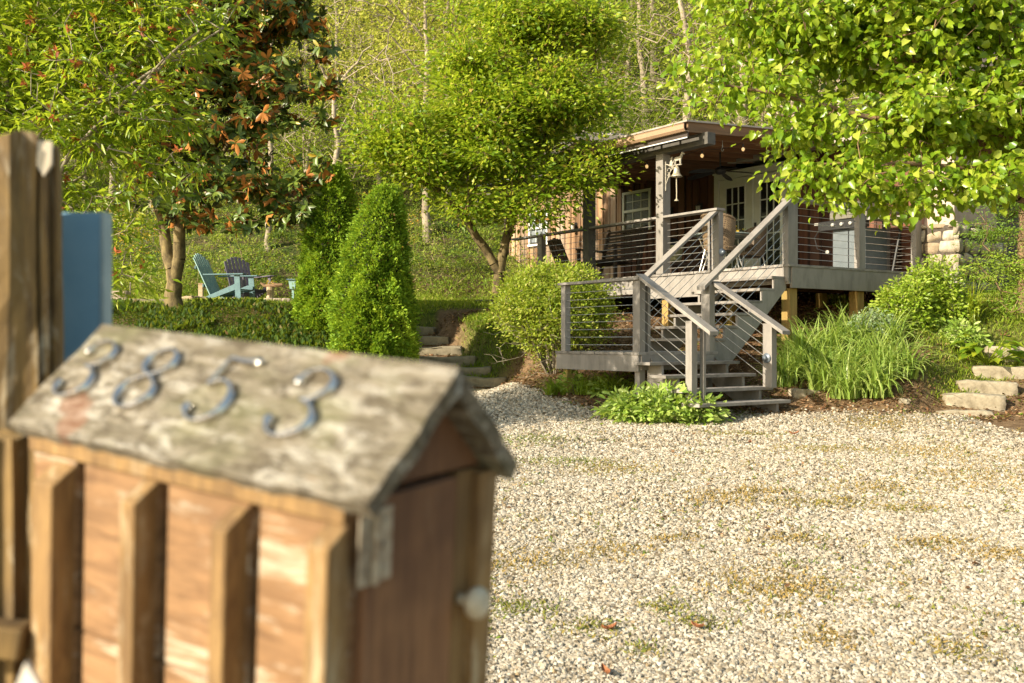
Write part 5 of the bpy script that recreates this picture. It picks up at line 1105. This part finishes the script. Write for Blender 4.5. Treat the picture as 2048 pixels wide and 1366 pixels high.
Pp = np.concatenate([np.zeros((1,3)), st_]); V, Fc = tubes(Pp, np.r_[-1, np.zeros(n,int)], np.full(n+1,.005), 5); npmesh('stems', V, Fc, LHO, np.full(len(V),.8), hs)
V, Fc, t = lily_mesh(31, 70, .62, .12, .028); rt = empty('iris', gz(1945,13.6), 0, 'upright yellow-green strap leaves behind the hosta', 'iris'); V2 = V.copy(); V2[:,:2] *= .55; V2[:,2] *= 1.15; npmesh('leaves', V2, Fc, LHO, .5+.5*t, rt)
# feathery evergreen at the right edge
LHEM = leafmat('feathery_evergreen', [(0, (0.065, 0.143, 0.018)), (0.5, (0.169, 0.286, 0.023)), (1, (0.351, 0.442, 0.039))], trans=.3, rough=.5)
hb = np.array([7.15,13.9,0]); hb[2] = hz(7.15,13.9); limbs = [([hb, hb+np.array([0,0,1.6]), hb+np.array([.1,0,3.4])], .09, .03)]
tgs = []
for k in range(420):
    z = RNG.uniform(.15,3.2); rr = 1.1*(1-z/4.4)*RNG.random()**.45; a = RNG.uniform(0,6.28); tgs.append(hb + np.array([math.cos(a)*rr, math.sin(a)*rr, z-.18*rr]))
tree('hemlock', 'feathery drooping evergreen at the right edge behind the hosta', 'evergreen', hb, limbs, np.array(tgs), 60, .12, .05, TPLL, LHEM, BARKB, flat=.25, droop=.35, upw=1.2, r0=.003, sag=.02, maxr=.02, along=3, tf=lambda p: np.clip(.15+.7*fbm(p[:,0]*2,p[:,2]*3,1.2,97,3)+RNG.normal(size=len(p))*.12,0,1))
# ------------------------------------------------------------------ stone steps
def roughbox(name, c, sx, sy, sz, rz, mat, seed, amp=.012, label=None, cat=None, group=None, sub=5):
    r = np.random.default_rng(seed); bm = bmesh.new(); bmesh.ops.create_cube(bm, size=1)
    bmesh.ops.subdivide_edges(bm, edges=bm.edges[:], cuts=sub, use_grid_fill=True)
    for v in bm.verts:
        v.co = Vector((v.co.x*sx, v.co.y*sy, v.co.z*sz)); n_ = Vector((r.normal(), r.normal(), r.normal()))*amp*.5
        q = v.co; e_ = [abs(q.x) > sx*.49, abs(q.y) > sy*.49, abs(q.z) > sz*.49]
        if sum(e_) >= 2: v.co = q*(1-.018*sum(e_))
        v.co += n_ + Vector((0,0,amp*math.sin(q.x*7+seed)*.8))
    me = bpy.data.meshes.new(name); bm.to_mesh(me); bm.free(); me.materials.append(mat)
    for p in me.polygons: p.use_smooth = True
    o = bpy.data.objects.new(name, me); COL.objects.link(o); o.location = c; o.rotation_euler = (0,0,rz); md = o.modifiers.new('bevel','BEVEL'); md.width = .006; md.segments = 1; md.limit_method = 'ANGLE'; md.angle_limit = R(50)
    md = o.modifiers.new('split','EDGE_SPLIT'); md.split_angle = R(45)
    return tag(o, label, cat, group)
STEPM = plain('weathered_step_stone', (.34,.29,.20), (.15,.125,.075), 6, .9, .8, contrast=(.3,.68), dist=.012)
STEPR = plain('pale_concrete_block', (.42,.36,.26), (.20,.165,.11), 9, .9, .9, contrast=(.32,.66), dist=.012)
ordl = ['lowest','second','third','fourth','fifth','sixth','topmost']
for k, (py, d, xr) in enumerate(((780,15.3,.10),(755,15.65,-.08),(735,16.05,-.33),(714,16.5,-.58),(694,16.9,-.83),(674,17.35,-1.10),(653,17.8,-1.37))):
    z = (683-py)/F*d; wdt = 1.25; roughbox('stone_step', (xr-wdt/2, d+.24, z-.10), wdt, .52, .20, R(-3+2*(k % 3)), STEPM, k+1, .016, f'mossy stone slab, {ordl[k]} of the steps right of the conifers', 'step', 'stone steps up to the lawn', 6)
for k, (l, r_, py, d, h) in enumerate(((1875,1986,822,11.85,.10),(1895,2012,789,12.0,.20),(1922,2036,763,12.3,.17),(1952,2085,733,12.6,.19),(1980,2110,693,12.9,.27))):
    x0 = (l-1024)/F*d; x1 = (r_-1024)/F*d; z = (683-py)/F*d
    roughbox('stone_step', ((x0+x1)/2+.03, d+.24, z-h/2-.02), x1-x0, .5, h+.04, R(-9), STEPR, k+20, .012, f'pale rough block, {["lowest, half buried","second","third","fourth","topmost, partly shaded"][k]} of the steps at the right edge', 'step', 'stone steps at the right edge', 6)
for px, py, sx, sy, sz, rz, lb in ((1612,795,.34,.2,.12,.3,'flat ledge stone beside the bottom stair tread'),(1812,812,.14,.1,.07,0,'small pinkish rock at the foot of the daylilies'),(1880,650,.2,.14,.12,.4,'mossy rock at the top of the right bank'),(1000,655,.16,.12,.10,.8,'pale rock at the foot of the forked tree')):
    c = gpt(px, py, 9, 22); roughbox('rock', c+np.array([0,.08,sz*.2]), sx, sy, sz, rz, STEPR, int(px), .015, lb, 'rock', None, 4)
# ------------------------------------------------------------------ things on the porch and deck
def H3(w, s, z): return Vector(hw(w, s, z))
# bell with horse bracket, on the right face of the porch post
BELLM = plain('aged_brass_bell', (.62,.56,.42), (.42,.36,.25), 30, .38, .1, .5)
IRON = plain('weathered_white_iron', (.50,.46,.38), (.30,.27,.22), 50, .5, .2, .2)
be = Thing('wall_bell', 'brass bell hanging from a horse-figure iron bracket on the porch post', 'bell', (.0, 2.438, 2.62))
m = MB(); m.box((-.012, 2.428, 2.42), (.012, 2.438, 2.84)); be.part('back_plate', m, IRON, .003)
m = MB(); 
m.tube([(0,2.43,2.80),(0,2.34,2.765),(0,2.12,2.755)], .009, 8)
for c_, r_ in (((2.37,2.70),.035),((2.375,2.63),.022),((2.30,2.73),.018)):
    m.tube([(0, c_[0]+r_*math.cos(t), c_[1]+r_*math.sin(t)) for t in np.linspace(0, 5.4, 16)], .006, 6)
m.tube([(0,2.43,2.52),(0,2.40,2.58),(0,2.36,2.66),(0,2.28,2.755)], .007, 6); be.part('scroll_arm', m, IRON)
hp = [(0,.02),(.0,.0),(.012,0),(.018,.045),(.05,.05),(.085,.05),(.092,0),(.105,0),(.108,.055),(.12,.085),(.14,.125),(.165,.12),(.17,.135),(.15,.155),(.135,.165),(.125,.155),(.10,.115),(.06,.105),(.02,.108),(.0,.10),(-.02,.06),(-.03,.03),(-.02,.03),(-.005,.07),(.006,.06)]
m = MB(); m.prism([(x*1.1, z*1.0) for x, z in hp], (-.012, 2.25, 2.765), (0,-1,0), (0,0,1), -.024); be.part('horse_figure', m, IRON, .004)
m = MB(); m.prism([(0,0),(.05,0),(.06,.04),(.045,.05),(.04,.075),(.05,.10),(.035,.12),(.015,.105),(.015,.07),(-.005,.04)], (-.01, 2.345, 2.77), (0,-1,0), (0,0,1), -.02); m.tube([(0, 2.33+.03*math.cos(t), 2.775+.03*math.sin(t)) for t in np.linspace(0, 6.28, 14)], .005, 6); be.part('cart_figure', m, IRON)
m = MB(); m.lathe([(0,.155),(.012,.155),(.014,.14),(.035,.13),(.042,.09),(.05,.045),(.075,.005),(.085,-.005),(.08,-.008),(.06,.005),(.0,.08)], (0, 2.22, 2.60), 24); be.part('bell', m, BELLM, smooth=True)
m = MB(); m.tube([(0,2.22,2.66),(0,2.222,2.50),(0,2.218,2.38),(0,2.22,2.28)], .008, 6); m.lathe([(0,.03),(.012,.025),(.012,.012),(.03,.006),(.03,-.006),(0,-.008)], (0,2.22,2.26), 12); be.part('pull_rope', m, plain('pale_rope', (.55,.48,.36), (.38,.32,.22), 90, .9, .4))
be.root.scale = (1.1,1.1,1.1); be.root.location.z -= .04
# string bulbs along the beam and eave

bm_, nt_, b_ = nodes('warm_bulb_glass'); b_.inputs['Base Color'].default_value = (.85,.62,.36,1); b_.inputs['Roughness'].default_value = .08; b_.inputs['Emission Color'].default_value = (1,.62,.25,1); b_.inputs['Emission Strength'].default_value = .35
ln = ['nearest the roof corner','just right of the bell post','just left of the bell post','above the window','left of the second post','farthest left, in the tree branches']
wire = Thing('light_string', 'thin dark wire carrying the bulbs along the porch beam', 'string light', (.16, 4.5, 2.9))
m = MB(); pts = []; spots = [(.9,1.66,3.02),(.30,1.95,2.90),(.16,3.05,2.88),(.16,4.0,2.88),(.16,5.05,2.88),(.16,6.1,2.88)]
for i in range(len(spots)-1):
    a, b = Vector(spots[i]), Vector(spots[i+1])
    for k in range(8): t = k/8; p = a.lerp(b, t); p.z += .05-.10*4*t*(1-t)*.5+.03; pts.append(p)
m.tube(pts, .004, 5); wire.part('wire', m, BLACK)
for k, (w, s, z) in enumerate(spots):
    t = Thing('string_bulb', 'small warm clear bulb on the porch light string, '+ln[k], 'bulb', (w, s, z-.06), 'bulbs along the porch light string')
    m = MB(); m.tube([(w,s,z+.05),(w,s,z-.0)], .011, 8); t.part('socket', m, BLACK)
    m = MB(); m.lathe([(0,-.062),(.016,-.055),(.026,-.035),(.024,-.015),(.012,-.001),(0,0)], (w,s,z), 12); t.part('bulb', m, bm_, smooth=True)
# ceiling fan
fan = Thing('ceiling_fan', 'black ceiling fan with drooping blades under the porch joists', 'fan', (1.7, 2.9, 2.9))
m = MB(); m.tube([(1.7,2.9,3.3),(1.7,2.9,2.95)], .015, 8); fan.part('rod', m, BLACK)
m = MB(); m.lathe([(0,.09),(.06,.085),(.10,.05),(.10,.0),(.06,-.03),(0,-.035)], (1.7,2.9,2.88), 20); fan.part('motor', m, BLACK, smooth=True)
for k in range(5):
    a = k*1.2566+.5; ca, sa = math.cos(a), math.sin(a); m = MB(); pl = []
    for r_, hw_ in ((.12,.02),(.2,.05),(.45,.075),(.62,.06),(.66,.02)): pl.append((r_, hw_, 2.90-.06*(r_/.66)**2))
    vs = [(1.7+ca*r_-sa*h, 2.9+sa*r_+ca*h, z+.02*(h/.07)) for r_, h, z in pl] + [(1.7+ca*r_+sa*h, 2.9+sa*r_-ca*h, z-.02*(h/.07)) for r_, h, z in reversed(pl)]
    n_ = len(vs); m.add(vs+[(x,y,z-.006) for x,y,z in vs], [tuple(range(n_)), tuple(range(2*n_-1,n_-1,-1))]+[(i,(i+1) % n_,n_+(i+1) % n_,n_+i) for i in range(n_)]); fan.part('blade', m, BLACK)
# wall lanterns and hooks
LANG = plain('frosted_lantern_glass', (.62,.60,.52), (.5,.48,.42), 10, .3, 0)
for s, lb in ((5.02,'black wall lantern left of the French doors, closer to the doors'),(5.85,'black wall lantern with pale glass, behind the bell'),(9.0,'tiny rusty wall lantern on the sunlit board wall')):
    z = 2.62 if s < 7 else 2.62; t = Thing('wall_lantern', lb, 'lantern', (WW-.1, s, z-.1)); w = WW-.11
    m = MB(); m.box((WW-.03, s-.04, z-.02), (WW-.018, s+.04, z+.12)); m.tube([(WW-.03,s,z+.10),(w,s,z+.13),(w,s,z+.09)], .008, 6); m.lathe([(.0,.10),(.02,.09),(.07,.06),(.065,.055),(0,.055)], (w,s,z), 6); m.lathe([(0,-.10),(.045,-.10),(.05,-.09),(.0,-.088)], (w,s,z), 6)
    for k in range(4): a = k*1.57+.78; m.tube([(w+.05*math.cos(a),s+.05*math.sin(a),z-.09),(w+.062*math.cos(a),s+.062*math.sin(a),z+.057)], .004, 4)
    t.part('frame', m, BLACK); m = MB(); m.lathe([(0,-.085),(.035,-.085),(.045,.05),(0,.05)], (w,s,z), 10); t.part('glass', m, LANG)
for w, s, lb in ((.75,1.95,'metal plant hook hanging from the second joist near the roof corner'),(1.3,5.3,'metal plant hook hanging above the window')):
    t = Thing('ceiling_hook', lb, 'hook', (w, s, 2.9)); m = MB(); m.tube([(w,s,3.16),(w,s,3.05)]+[(w+.0, s+.025*math.sin(a), 3.02+.028*math.cos(a)) for a in np.linspace(0,4.6,10)], .005, 6); t.part('hook', m, CABLE)
# slatted bench (seen end on) behind the left rail
BW = plain('dark_brown_bench_wood', (.07,.042,.026), (.04,.025,.016), 20, .6, .2)
t = Thing('slatted_bench', 'dark slatted wooden bench behind the cable rail below the window', 'bench', (.95, 5.05, ZD))
for k in range(9): m = MB(); z = ZD+.46+k*.065; m.box((1.30+k*.022, 4.55, z), (1.32+k*.022, 5.55, z+.042)); t.part('back_slat', m, BW)
for k in range(6): m = MB(); m.box((.72+k*.095, 4.55, ZD+.40-.01*k), (.79+k*.095, 5.55, ZD+.425-.01*k)); t.part('seat_slat', m, BW)
for s in (4.52, 5.57):
    m = MB(); m.beam((1.22,s,ZD), (1.50,s,ZD+1.06), .045, .06, up=(1,0,0)); t.part('rear_leg', m, BW)
    m = MB(); m.beam((.75,s,ZD), (.75,s,ZD+.66), .045, .06, up=(1,0,0)); t.part('front_leg', m, BW)
    m = MB(); m.beam((.70,s,ZD+.66), (1.36,s,ZD+.64), .07, .03); t.part('armrest', m, BW)
# dark rocker back at the far left
t = Thing('wooden_armchair', 'dark curved chair back poking above the bush at the left deck end', 'chair', (.9, 6.07, ZD))
m = MB()
for k in range(5): m.beam((.75,5.85+k*.09,ZD+.38), (.52,5.87+k*.085,ZD+.86+.02*(2-abs(k-2))), .07, .02, up=(1,0,0))
t.part('backrest', m, BW); m = MB(); m.box((.72,5.83,ZD+.34), (1.25,6.31,ZD+.38)); t.part('seat', m, BW)
for w, s in ((.76,5.86),(.76,6.28),(1.22,5.86),(1.22,6.28)): m = MB(); m.box((w-.02,s-.02,ZD),(w+.02,s+.02,ZD+.34)); t.part('leg', m, BW)
# planter box behind the post
t = Thing('planter_pot', 'olive ribbed planter with a dark dome standing left of the bell post', 'planter', (1.1, 3.2, ZD))
m = MB(); m.lathe([(0,0),(.15,0),(.20,.26),(.21,.27),(.205,.29),(.17,.28),(0,.27)], (1.1,3.45,ZD+.28), 28); t.part('pot', m, plain('olive_planter', (.26,.25,.13), (.19,.18,.10), 20, .6, .3, stretch=(6,6,.3)))
m = MB(); m.lathe([(0,.16),(.08,.14),(.15,.07),(.17,0),(0,0)], (1.1,3.45,ZD+.56), 20); t.part('soil_dome', m, BLACK, smooth=True)
m = MB(); m.box((.85,3.2,ZD+.24), (1.35,3.7,ZD+.28)); m.box((.87,3.22,ZD),(.91,3.26,ZD+.24)); m.box((1.29,3.22,ZD),(1.33,3.26,ZD+.24)); m.box((.87,3.64,ZD),(.91,3.68,ZD+.24)); m.box((1.29,3.64,ZD),(1.33,3.68,ZD+.24)); t.part('stand', m, BW)
# wicker chairs and glass table
WICK, nt_, b_ = nodes('woven_wicker'); g1 = nt_.nodes.new('ShaderNodeTexBrick'); g1.inputs['Scale'].default_value = 1; g1.inputs['Brick Width'].default_value = .028; g1.inputs['Row Height'].default_value = .014; g1.inputs['Mortar Size'].default_value = .003
g1.inputs['Color1'].default_value = (.34,.24,.13,1); g1.inputs['Color2'].default_value = (.24,.16,.085,1); g1.inputs['Mortar'].default_value = (.05,.03,.02,1)
tc_ = nt_.nodes.new('ShaderNodeTexCoord'); mp_ = nt_.nodes.new('ShaderNodeMapping'); mp_.inputs[2].default_value = (R(90),0,0); nt_.links.new(tc_.outputs['Object'], mp_.inputs[0])
cmb = nt_.nodes.new('ShaderNodeSeparateXYZ'); nt_.links.new(tc_.outputs['Object'], cmb.inputs[0]); cm2 = nt_.nodes.new('ShaderNodeCombineXYZ'); ad = nt_.nodes.new('ShaderNodeMath'); nt_.links.new(cmb.outputs[0], ad.inputs[0]); nt_.links.new(cmb.outputs[1], ad.inputs[1]); nt_.links.new(ad.outputs[0], cm2.inputs[0]); nt_.links.new(cmb.outputs[2], cm2.inputs[1])
nt_.links.new(cm2.outputs[0], g1.inputs['Vector']); nt_.links.new(g1.outputs[0], b_.inputs['Base Color']); b_.inputs['Roughness'].default_value = .6; bump(nt_, b_, g1.outputs[1], -.6, .004)
LEGM = plain('silver_leg_metal', (.50,.48,.44), (.4,.38,.35), 30, .3, 0, .6)
def wicker(label, w, s, rz):
    """back faces -x in its own frame"""
    o_ = Vector((w, s, ZD)); ca, sa = math.cos(rz), math.sin(rz); Tt = lambda x, y, z: (w+ca*x-sa*y, s+sa*x+ca*y, ZD+z)
    t = Thing('wicker_chair', label, 'chair', (w, s, ZD), 'wicker chairs round the glass table')
    vs = []; n = 16; rings = [(.36,.24),(.50,.26),(.66,.28),(.82,.29)]
    for z, r_ in rings:
        for k in range(n+1):
            a = math.pi*.5 + math.pi*(k/n); dz = (.10*math.cos((k/n-.5)*math.pi)**.7 if z > .6 else 0)*(z-.5)/.3; vs.append(Tt(r_*math.cos(a)*.95, r_*math.sin(a), z+dz-(.0)))
    N1 = len(vs); vs2 = [tuple(Vector(v)+Vector((ca*.02, sa*.02, 0))) for v in vs]
    fs = [(j*(n+1)+k, j*(n+1)+k+1, (j+1)*(n+1)+k+1, (j+1)*(n+1)+k) for j in range(3) for k in range(n)]; m = MB(); m.add(vs+vs2, fs+[tuple(N1+i for i in reversed(f)) for f in fs])
    t.part('backrest', m, WICK, smooth=True); m = MB(); m.tube([vs[3*(n+1)+k] for k in range(n+1)], .02, 8); t.part('rim', m, WICK)
    m = MB(); m.lathe([(0,0),(.25,0),(.26,.02),(.25,.06),(0,.065)], Tt(.02,0,.38), 24); t.part('seat', m, WICK, smooth=False)
    for x, y in ((-.2,-.2),(-.2,.2),(.2,-.2),(.2,.2)): m = MB(); m.tube([Tt(x*.8,y*.8,.39), Tt(x*1.15,y*1.15,.0)], .011, 8); t.part('leg', m, LEGM)
wicker('wicker chair with its woven back to the camera, behind the left stair rail', .72, 1.98, .15)
wicker('wicker chair at the French doors, its rounded rim above the stair rail', 2.0, 2.5, 2.6)
t = Thing('glass_table', 'round glass patio table between the wicker chairs', 'table', (1.45, 2.6, ZD))
m = MB(); m.lathe([(0,0),(.50,0),(.505,.006),(.50,.012),(0,.012)], (1.45,2.6,ZD+.70), 40); t.part('table_top', m, plain('pale_glass_top', (.45,.55,.52), (.40,.50,.48), 6, .08, 0, spec=.8))
m = MB(); m.tube([(1.45+.42*math.cos(a),2.6+.42*math.sin(a),ZD+.685) for a in np.linspace(0,6.2832,28)], .012, 8); t.part('rim', m, LEGM)
for k in range(4): a = k*1.57+.6; m = MB(); m.tube([(1.45+.40*math.cos(a),2.6+.40*math.sin(a),ZD+.68),(1.45+.26*math.cos(a),2.6+.26*math.sin(a),ZD+.35),(1.45+.38*math.cos(a),2.6+.38*math.sin(a),ZD)], .012, 8); t.part('leg', m, LEGM)
t = Thing('flower_pot', 'low white pot holding yellow flowers on the glass table', 'pot', (1.5, 2.5, ZD+.712)); m = MB(); m.lathe([(0,0),(.07,0),(.10,.07),(.11,.075),(.10,.08),(0,.07)], (1.5,2.5,ZD+.712), 20); t.part('pot', m, WHITE)
pos = np.array([1.5,2.5,ZD+.80])+RNG.normal(size=(160,3))*np.array([.08,.08,.035]); p2 = pos - np.array(t.base); o = leafobj('flowers', p2, rdir(160)+np.array([0,0,.4]), rdir(160), .05*(.6+.6*RNG.random(160)), TPL2, LYEL, RNG.random(160), t.root)
# gas grill
t = Thing('gas_grill', 'grey-covered gas grill with black knob panel behind the right cable rail', 'grill', (2.45, .82, ZD))
w0, w1, s0, s1 = 2.25, 2.85, .42, 1.10
m = MB(); m.box((w0+.05, s0+.04, ZD+.06), (w1, s1-.04, ZD+.70)); t.part('cabinet', m, GREYC, .008)
m = MB(); m.box((w0+.035,(s0+s1)/2-.004,ZD+.09),(w0+.05,(s0+s1)/2+.004,ZD+.68)); t.part('door_gap', m, BLACK)
m = MB(); m.prism([(0,0),(0,.14),(.10,.16),(.10,0)], (w0-.03, s0-.02, ZD+.70), (1,0,0), (0,0,1), -(s1-s0+.20)); t.part('control_panel', m, BLACK, .004)
for k in range(4):
    m = MB(); m.lathe([(0,0),(.032,0),(.030,.02),(.024,.028),(0,.03)], (w0-.03, s0+.08+k*.165, ZD+.775), 18, (-1,0,0)); t.part('knob', m, plain('silver_knob', (.75,.72,.66), (.6,.58,.52), 40, .25, 0, .6) if k == 0 else bpy.data.materials['silver_knob'])
m = MB(); prof = [(0,0),(.0,.10),(.06,.22),(.18,.28),(.42,.28),(.54,.20),(.58,0)]; m.prism(prof, (w0+.02, s0-.0, ZD+.86), (1,0,0), (0,0,1), -(s1-s0)); t.part('hood', m, plain('grill_hood_grey', (.22,.20,.16), (.16,.15,.12), 12, .4, .1, .3), .01)
m = MB(); m.tube([(w0-.0,s0+.08,ZD+1.0),(w0-.05,s0+.10,ZD+1.0),(w0-.05,s1-.10,ZD+1.0),(w0-.0,s1-.08,ZD+1.0)], .012, 8); t.part('hood_handle', m, LEGM)
for a, b in ((s1, s1+.28), (s0-.28, s0)): m = MB(); m.box((w0+.0, a+.0, ZD+.80), (w1-.05, b, ZD+.84)); t.part('side_shelf', m, plain('shelf_steel', (.48,.46,.40), (.38,.36,.32), 10, .35, .05, .5) if a == s1 else bpy.data.materials['shelf_steel'])
for w, s in ((w0+.1,s0+.08),(w0+.1,s1-.08),(w1-.08,s0+.08),(w1-.08,s1-.08)): m = MB(); m.lathe([(0,-.015),(.03,-.015),(.03,.015),(0,.015)], (w,s,ZD+.03), 14, (0,1,0)); t.part('wheel', m, BLACK)
m = MB(); m.tube([(w0-.02,s1+.1,ZD+.80),(w0-.04,s1+.24,ZD+.60),(w0-.02,s1+.2,ZD+.42),(w0+.03,s1+.04,ZD+.36),(w0+.05,s1,ZD+.37)], .008, 8); t.part('gas_hose', m, BLACK)
m = MB(); m.lathe([(0,0),(.03,.0),(.032,.03),(0,.034)], (w0+.03, s1+.03, ZD+.36), 14, (-1,0,0)); t.part('regulator', m, bpy.data.materials['silver_knob'])
t = Thing('patio_umbrella_pole', 'closed black pole leaning at the wall right of the grill', 'pole', (2.7, .10+.25, ZD)); m = MB(); m.tube([(2.75,.30,ZD+.0),(2.9,.22,ZD+.85)], .022, 8); m.tube([(2.78,.285,ZD+.45),(2.70,.60,ZD+.42)], .008, 6); t.part('pole', m, BLACK)
# ------------------------------------------------------------------ upper lawn
def adir(label, base, rz, body, back, group=True):
    """adirondack chair; front faces +x in its own frame"""
    rt = empty('adirondack_chair', base, rz, label, 'chair', 'adirondack chairs on the lawn')
    def pt(nm, m, mat, bev=.004): return m.build(nm, mat, rt, (0,0,0), bev)
    for y in (-.27,.27):
        m = MB(); m.prism([(.42,.36),(.42,.30),(-.48,.0),(-.58,.0),(-.36,.12),(.30,.38)], (0,y+.0125,0), (1,0,0), (0,0,1), .025); pt('side_rail', m, body)
        m = MB(); m.prism([(.34,0),(.46,0),(.42,.56),(.30,.56)], (0,y+(.04 if y > 0 else -.02),0), (1,0,0), (0,0,1), .022); pt('front_leg', m, body)
        m = MB(); m.prism([(-.34,-.06),(.52,-.07),(.56,0),(.52,.07),(-.34,.05)], (0,y+(.03 if y > 0 else -.03),.56), (1,0,0), (0,1,0), .022); pt('armrest', m, body)
    for k in range(6): m = MB(); x = -.22+k*.115; m.box((x, -.25, .155+.30*(x+.22)*.62), (x+.09, .25, .178+.30*(x+.22)*.62)); pt('seat_slat', m, body)
    for k in range(7):
        y0 = -.255+k*.073; h_ = .80+.15*math.cos((k-3)*.45); m = MB(); p0 = Vector((-.24,y0+.034,.16)); dv = Vector((-.42,(k-3)*.012,.90)).normalized(); m.beam(p0, p0+dv*h_, .066, .02, up=(1,0,.4)); pt('back_slat', m, back)
    for h_ in (.22,.62): m = MB(); c0 = Vector((-.26,0,.16))+Vector((-.42,0,.90)).normalized()*h_; m.box((c0.x-.04,-.28,c0.z-.03),(c0.x-.015,.28,c0.z+.03)); pt('back_brace', m, body)
    return rt
TEAL = plain('weathered_teal_paint', (.10,.20,.22), (.07,.14,.17), 14, .55, .2); TEALB = plain('pale_teal_paint', (.30,.46,.44), (.22,.36,.36), 14, .55, .2); PLUM = plain('faded_plum_paint', (.12,.105,.14), (.085,.075,.10), 14, .6, .2)  # paler teal for the chair back, also on the feeder
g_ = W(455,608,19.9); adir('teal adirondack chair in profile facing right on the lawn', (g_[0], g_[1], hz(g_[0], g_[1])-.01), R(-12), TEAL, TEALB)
g_ = W(497,607,20.9); adir('dark plum adirondack chair half hidden behind the teal one', (g_[0], g_[1], hz(g_[0], g_[1])-.01), R(-50), PLUM, PLUM)
LOG = wood('cut_log_wood', (.36,.27,.17), (.18,.12,.07), (.42,.35,.26), 0, 30, .9, .5); ENDG = plain('log_end_grain', (.52,.40,.26), (.36,.26,.16), 40, .9, .3)
def log(label, px, py, d, L, r_, rz, dz=0, cat='log', grp='logs at the left end of the lawn'):
    g = W(px, py, d); b0_ = (g[0], g[1], hz(g[0], g[1])+dz); rt = empty('log', b0_, rz, label, cat, grp); m = MB(); m.lathe([(r_*.98,-L/2),(r_,-L*.2),(r_*.96,L*.2),(r_,L/2)], (0,0,r_), 14, (1,0,.0)); m.build('bark', LOG, rt, (0,0,0), 0, True)
    for s_ in (-1,1): m = MB(); m.lathe([(0,0),(r_*.97,0),(r_*.93,.004),(0,.006)], (s_*L/2,0,r_), 14, (s_,0,0)); m.build('cut_end', ENDG, rt)
log('pale cut log lying lowest beside the blue panel', 240, 600, 18.9, .36, .085, -.3)
log('pale cut log on top of the pile beside the blue panel', 236, 590, 19.1, .42, .075, -.15, .14)
log('second log end of the pile, right of the lowest one', 262, 598, 19.2, .30, .07, -1.0)
for k, (px, py, d, s_, lb) in enumerate(((372,600,19.0,.20,'split firewood lump right of the magnolia foot'),(392,600,19.3,.17,'reddish split wood piece between magnolia and chair'),(408,598,19.1,.13,'small wood chunk nearest the teal chair'))):
    g = W(px,py,d); o = roughbox('firewood', (g[0],g[1],hz(g[0],g[1])+s_*.25), s_*1.5, s_, s_*.7, k*.9, ENDG if k == 0 else LOG, 50+k, .02, lb, 'firewood', 'firewood pieces by the magnolia', 3)
g = W(402,598,20.2); rt = empty('wooden_stake', (g[0],g[1],hz(g[0],g[1])-.02), 0, 'short wooden stake behind the teal chair back', 'stake'); m = MB(); m.box((-.045,-.04,0),(.045,.04,.40)); m.box((-.05,-.045,.40),(.05,.045,.42)); m.build('stake', LOG, rt, (0,0,0), .006)
g = W(300,600,18.6); o = roughbox('landscape_timber', (g[0],g[1],hz(g[0],g[1])+.05), 1.5, .12, .10, R(4), LOG, 61, .006, 'long low landscape timber left of the magnolia foot', 'timber', None, 3)
g = W(541,600,20.0); rt = empty('stump_stand', (g[0],g[1],hz(g[0],g[1])-.02), 0, 'small log pedestal topped with curved driftwood and yellow flowers', 'pedestal'); m = MB(); m.tube([(0,0,0),(0,0,.2),(0,0,.34)], [.085,.075,.08], 14); m.build('pedestal', LOG, rt)
m = MB(); m.tube([(-.20,0,.42),(-.12,0,.36),(0,0,.36),(.12,0,.37),(.24,0,.38)], [.02,.03,.04,.045,.03], 8); m.tube([(-.1,.02,.36),(.02,.03,.42),(.12,.0,.40)], [.02,.025,.015], 8); m.build('driftwood', plain('driftwood', (.34,.22,.12), (.2,.12,.07), 20, .9, .4), rt)
pos = np.array([.0,0,.44])+RNG.normal(size=(60,3))*np.array([.05,.05,.03]); leafobj('flowers', pos, rdir(60), rdir(60), np.full(60,.035), TPL2, LYEL, RNG.random(60), rt)
for k, (px, lb) in enumerate(((538,'left'),(556,'middle'),(573,'right'))):
    g = W(px,607,19.0); roughbox('edging_stone', (g[0],g[1],hz(g[0],g[1])+.03), .17, .14, .12, .1*k, plain('pinkish_edging_stone', (.44,.36,.30), (.32,.25,.2), 20, .9, .4) if k == 0 else bpy.data.materials['pinkish_edging_stone'], 70+k, .006, f'pinkish edging stone below the log pedestal, {lb} of three', 'stone', 'edging stones of the lawn ring', 3)
g = W(586,600,20.0); rt = empty('bird_feeder', (g[0],g[1],hz(g[0],g[1])-.02), 0, 'small pale blue flat-topped feeder on a thin post beside the rear conifer', 'bird feeder'); m = MB(); m.box((-.02,-.02,0),(.02,.02,.30)); m.build('post', TEALB, rt)
m = MB(); m.prism([(-.05,.29),(.05,.29),(.08,.47),(-.08,.47)], (0,.06,0), (1,0,0), (0,0,1), .12); m.build('hopper', TEALB, rt, (0,0,0), .004); m = MB(); m.box((-.11,-.09,.471),(.11,.09,.492)); m.build('lid', plain('slate_blue_lid', (.12,.19,.27), (.09,.15,.21), 20, .5, .1), rt)
# low timber steps in front of the forked tree
for k, (px, py, d, lb) in enumerate(((972,612,19.6,'lower grey timber tread right of the lawn strip'),(978,600,20.0,'upper grey timber tread right of the lawn strip'))):
    g = W(px,py,d); o = empty('timber_step', (g[0],g[1],g[2]-.09), 0, lb, 'step', 'timber steps behind the forked tree'); m = MB(); m.box((-.28,-.12,.05),(.35,.16,.09)); m.build('tread', PAINTB, o, (0,0,0), .004); m = MB(); m.box((-.24,-.06,-.12),(.33,.12,.049)); m.build('riser_block', LOG, o)
# a few sheltered stones and the pine stub posts showing under the stair landing
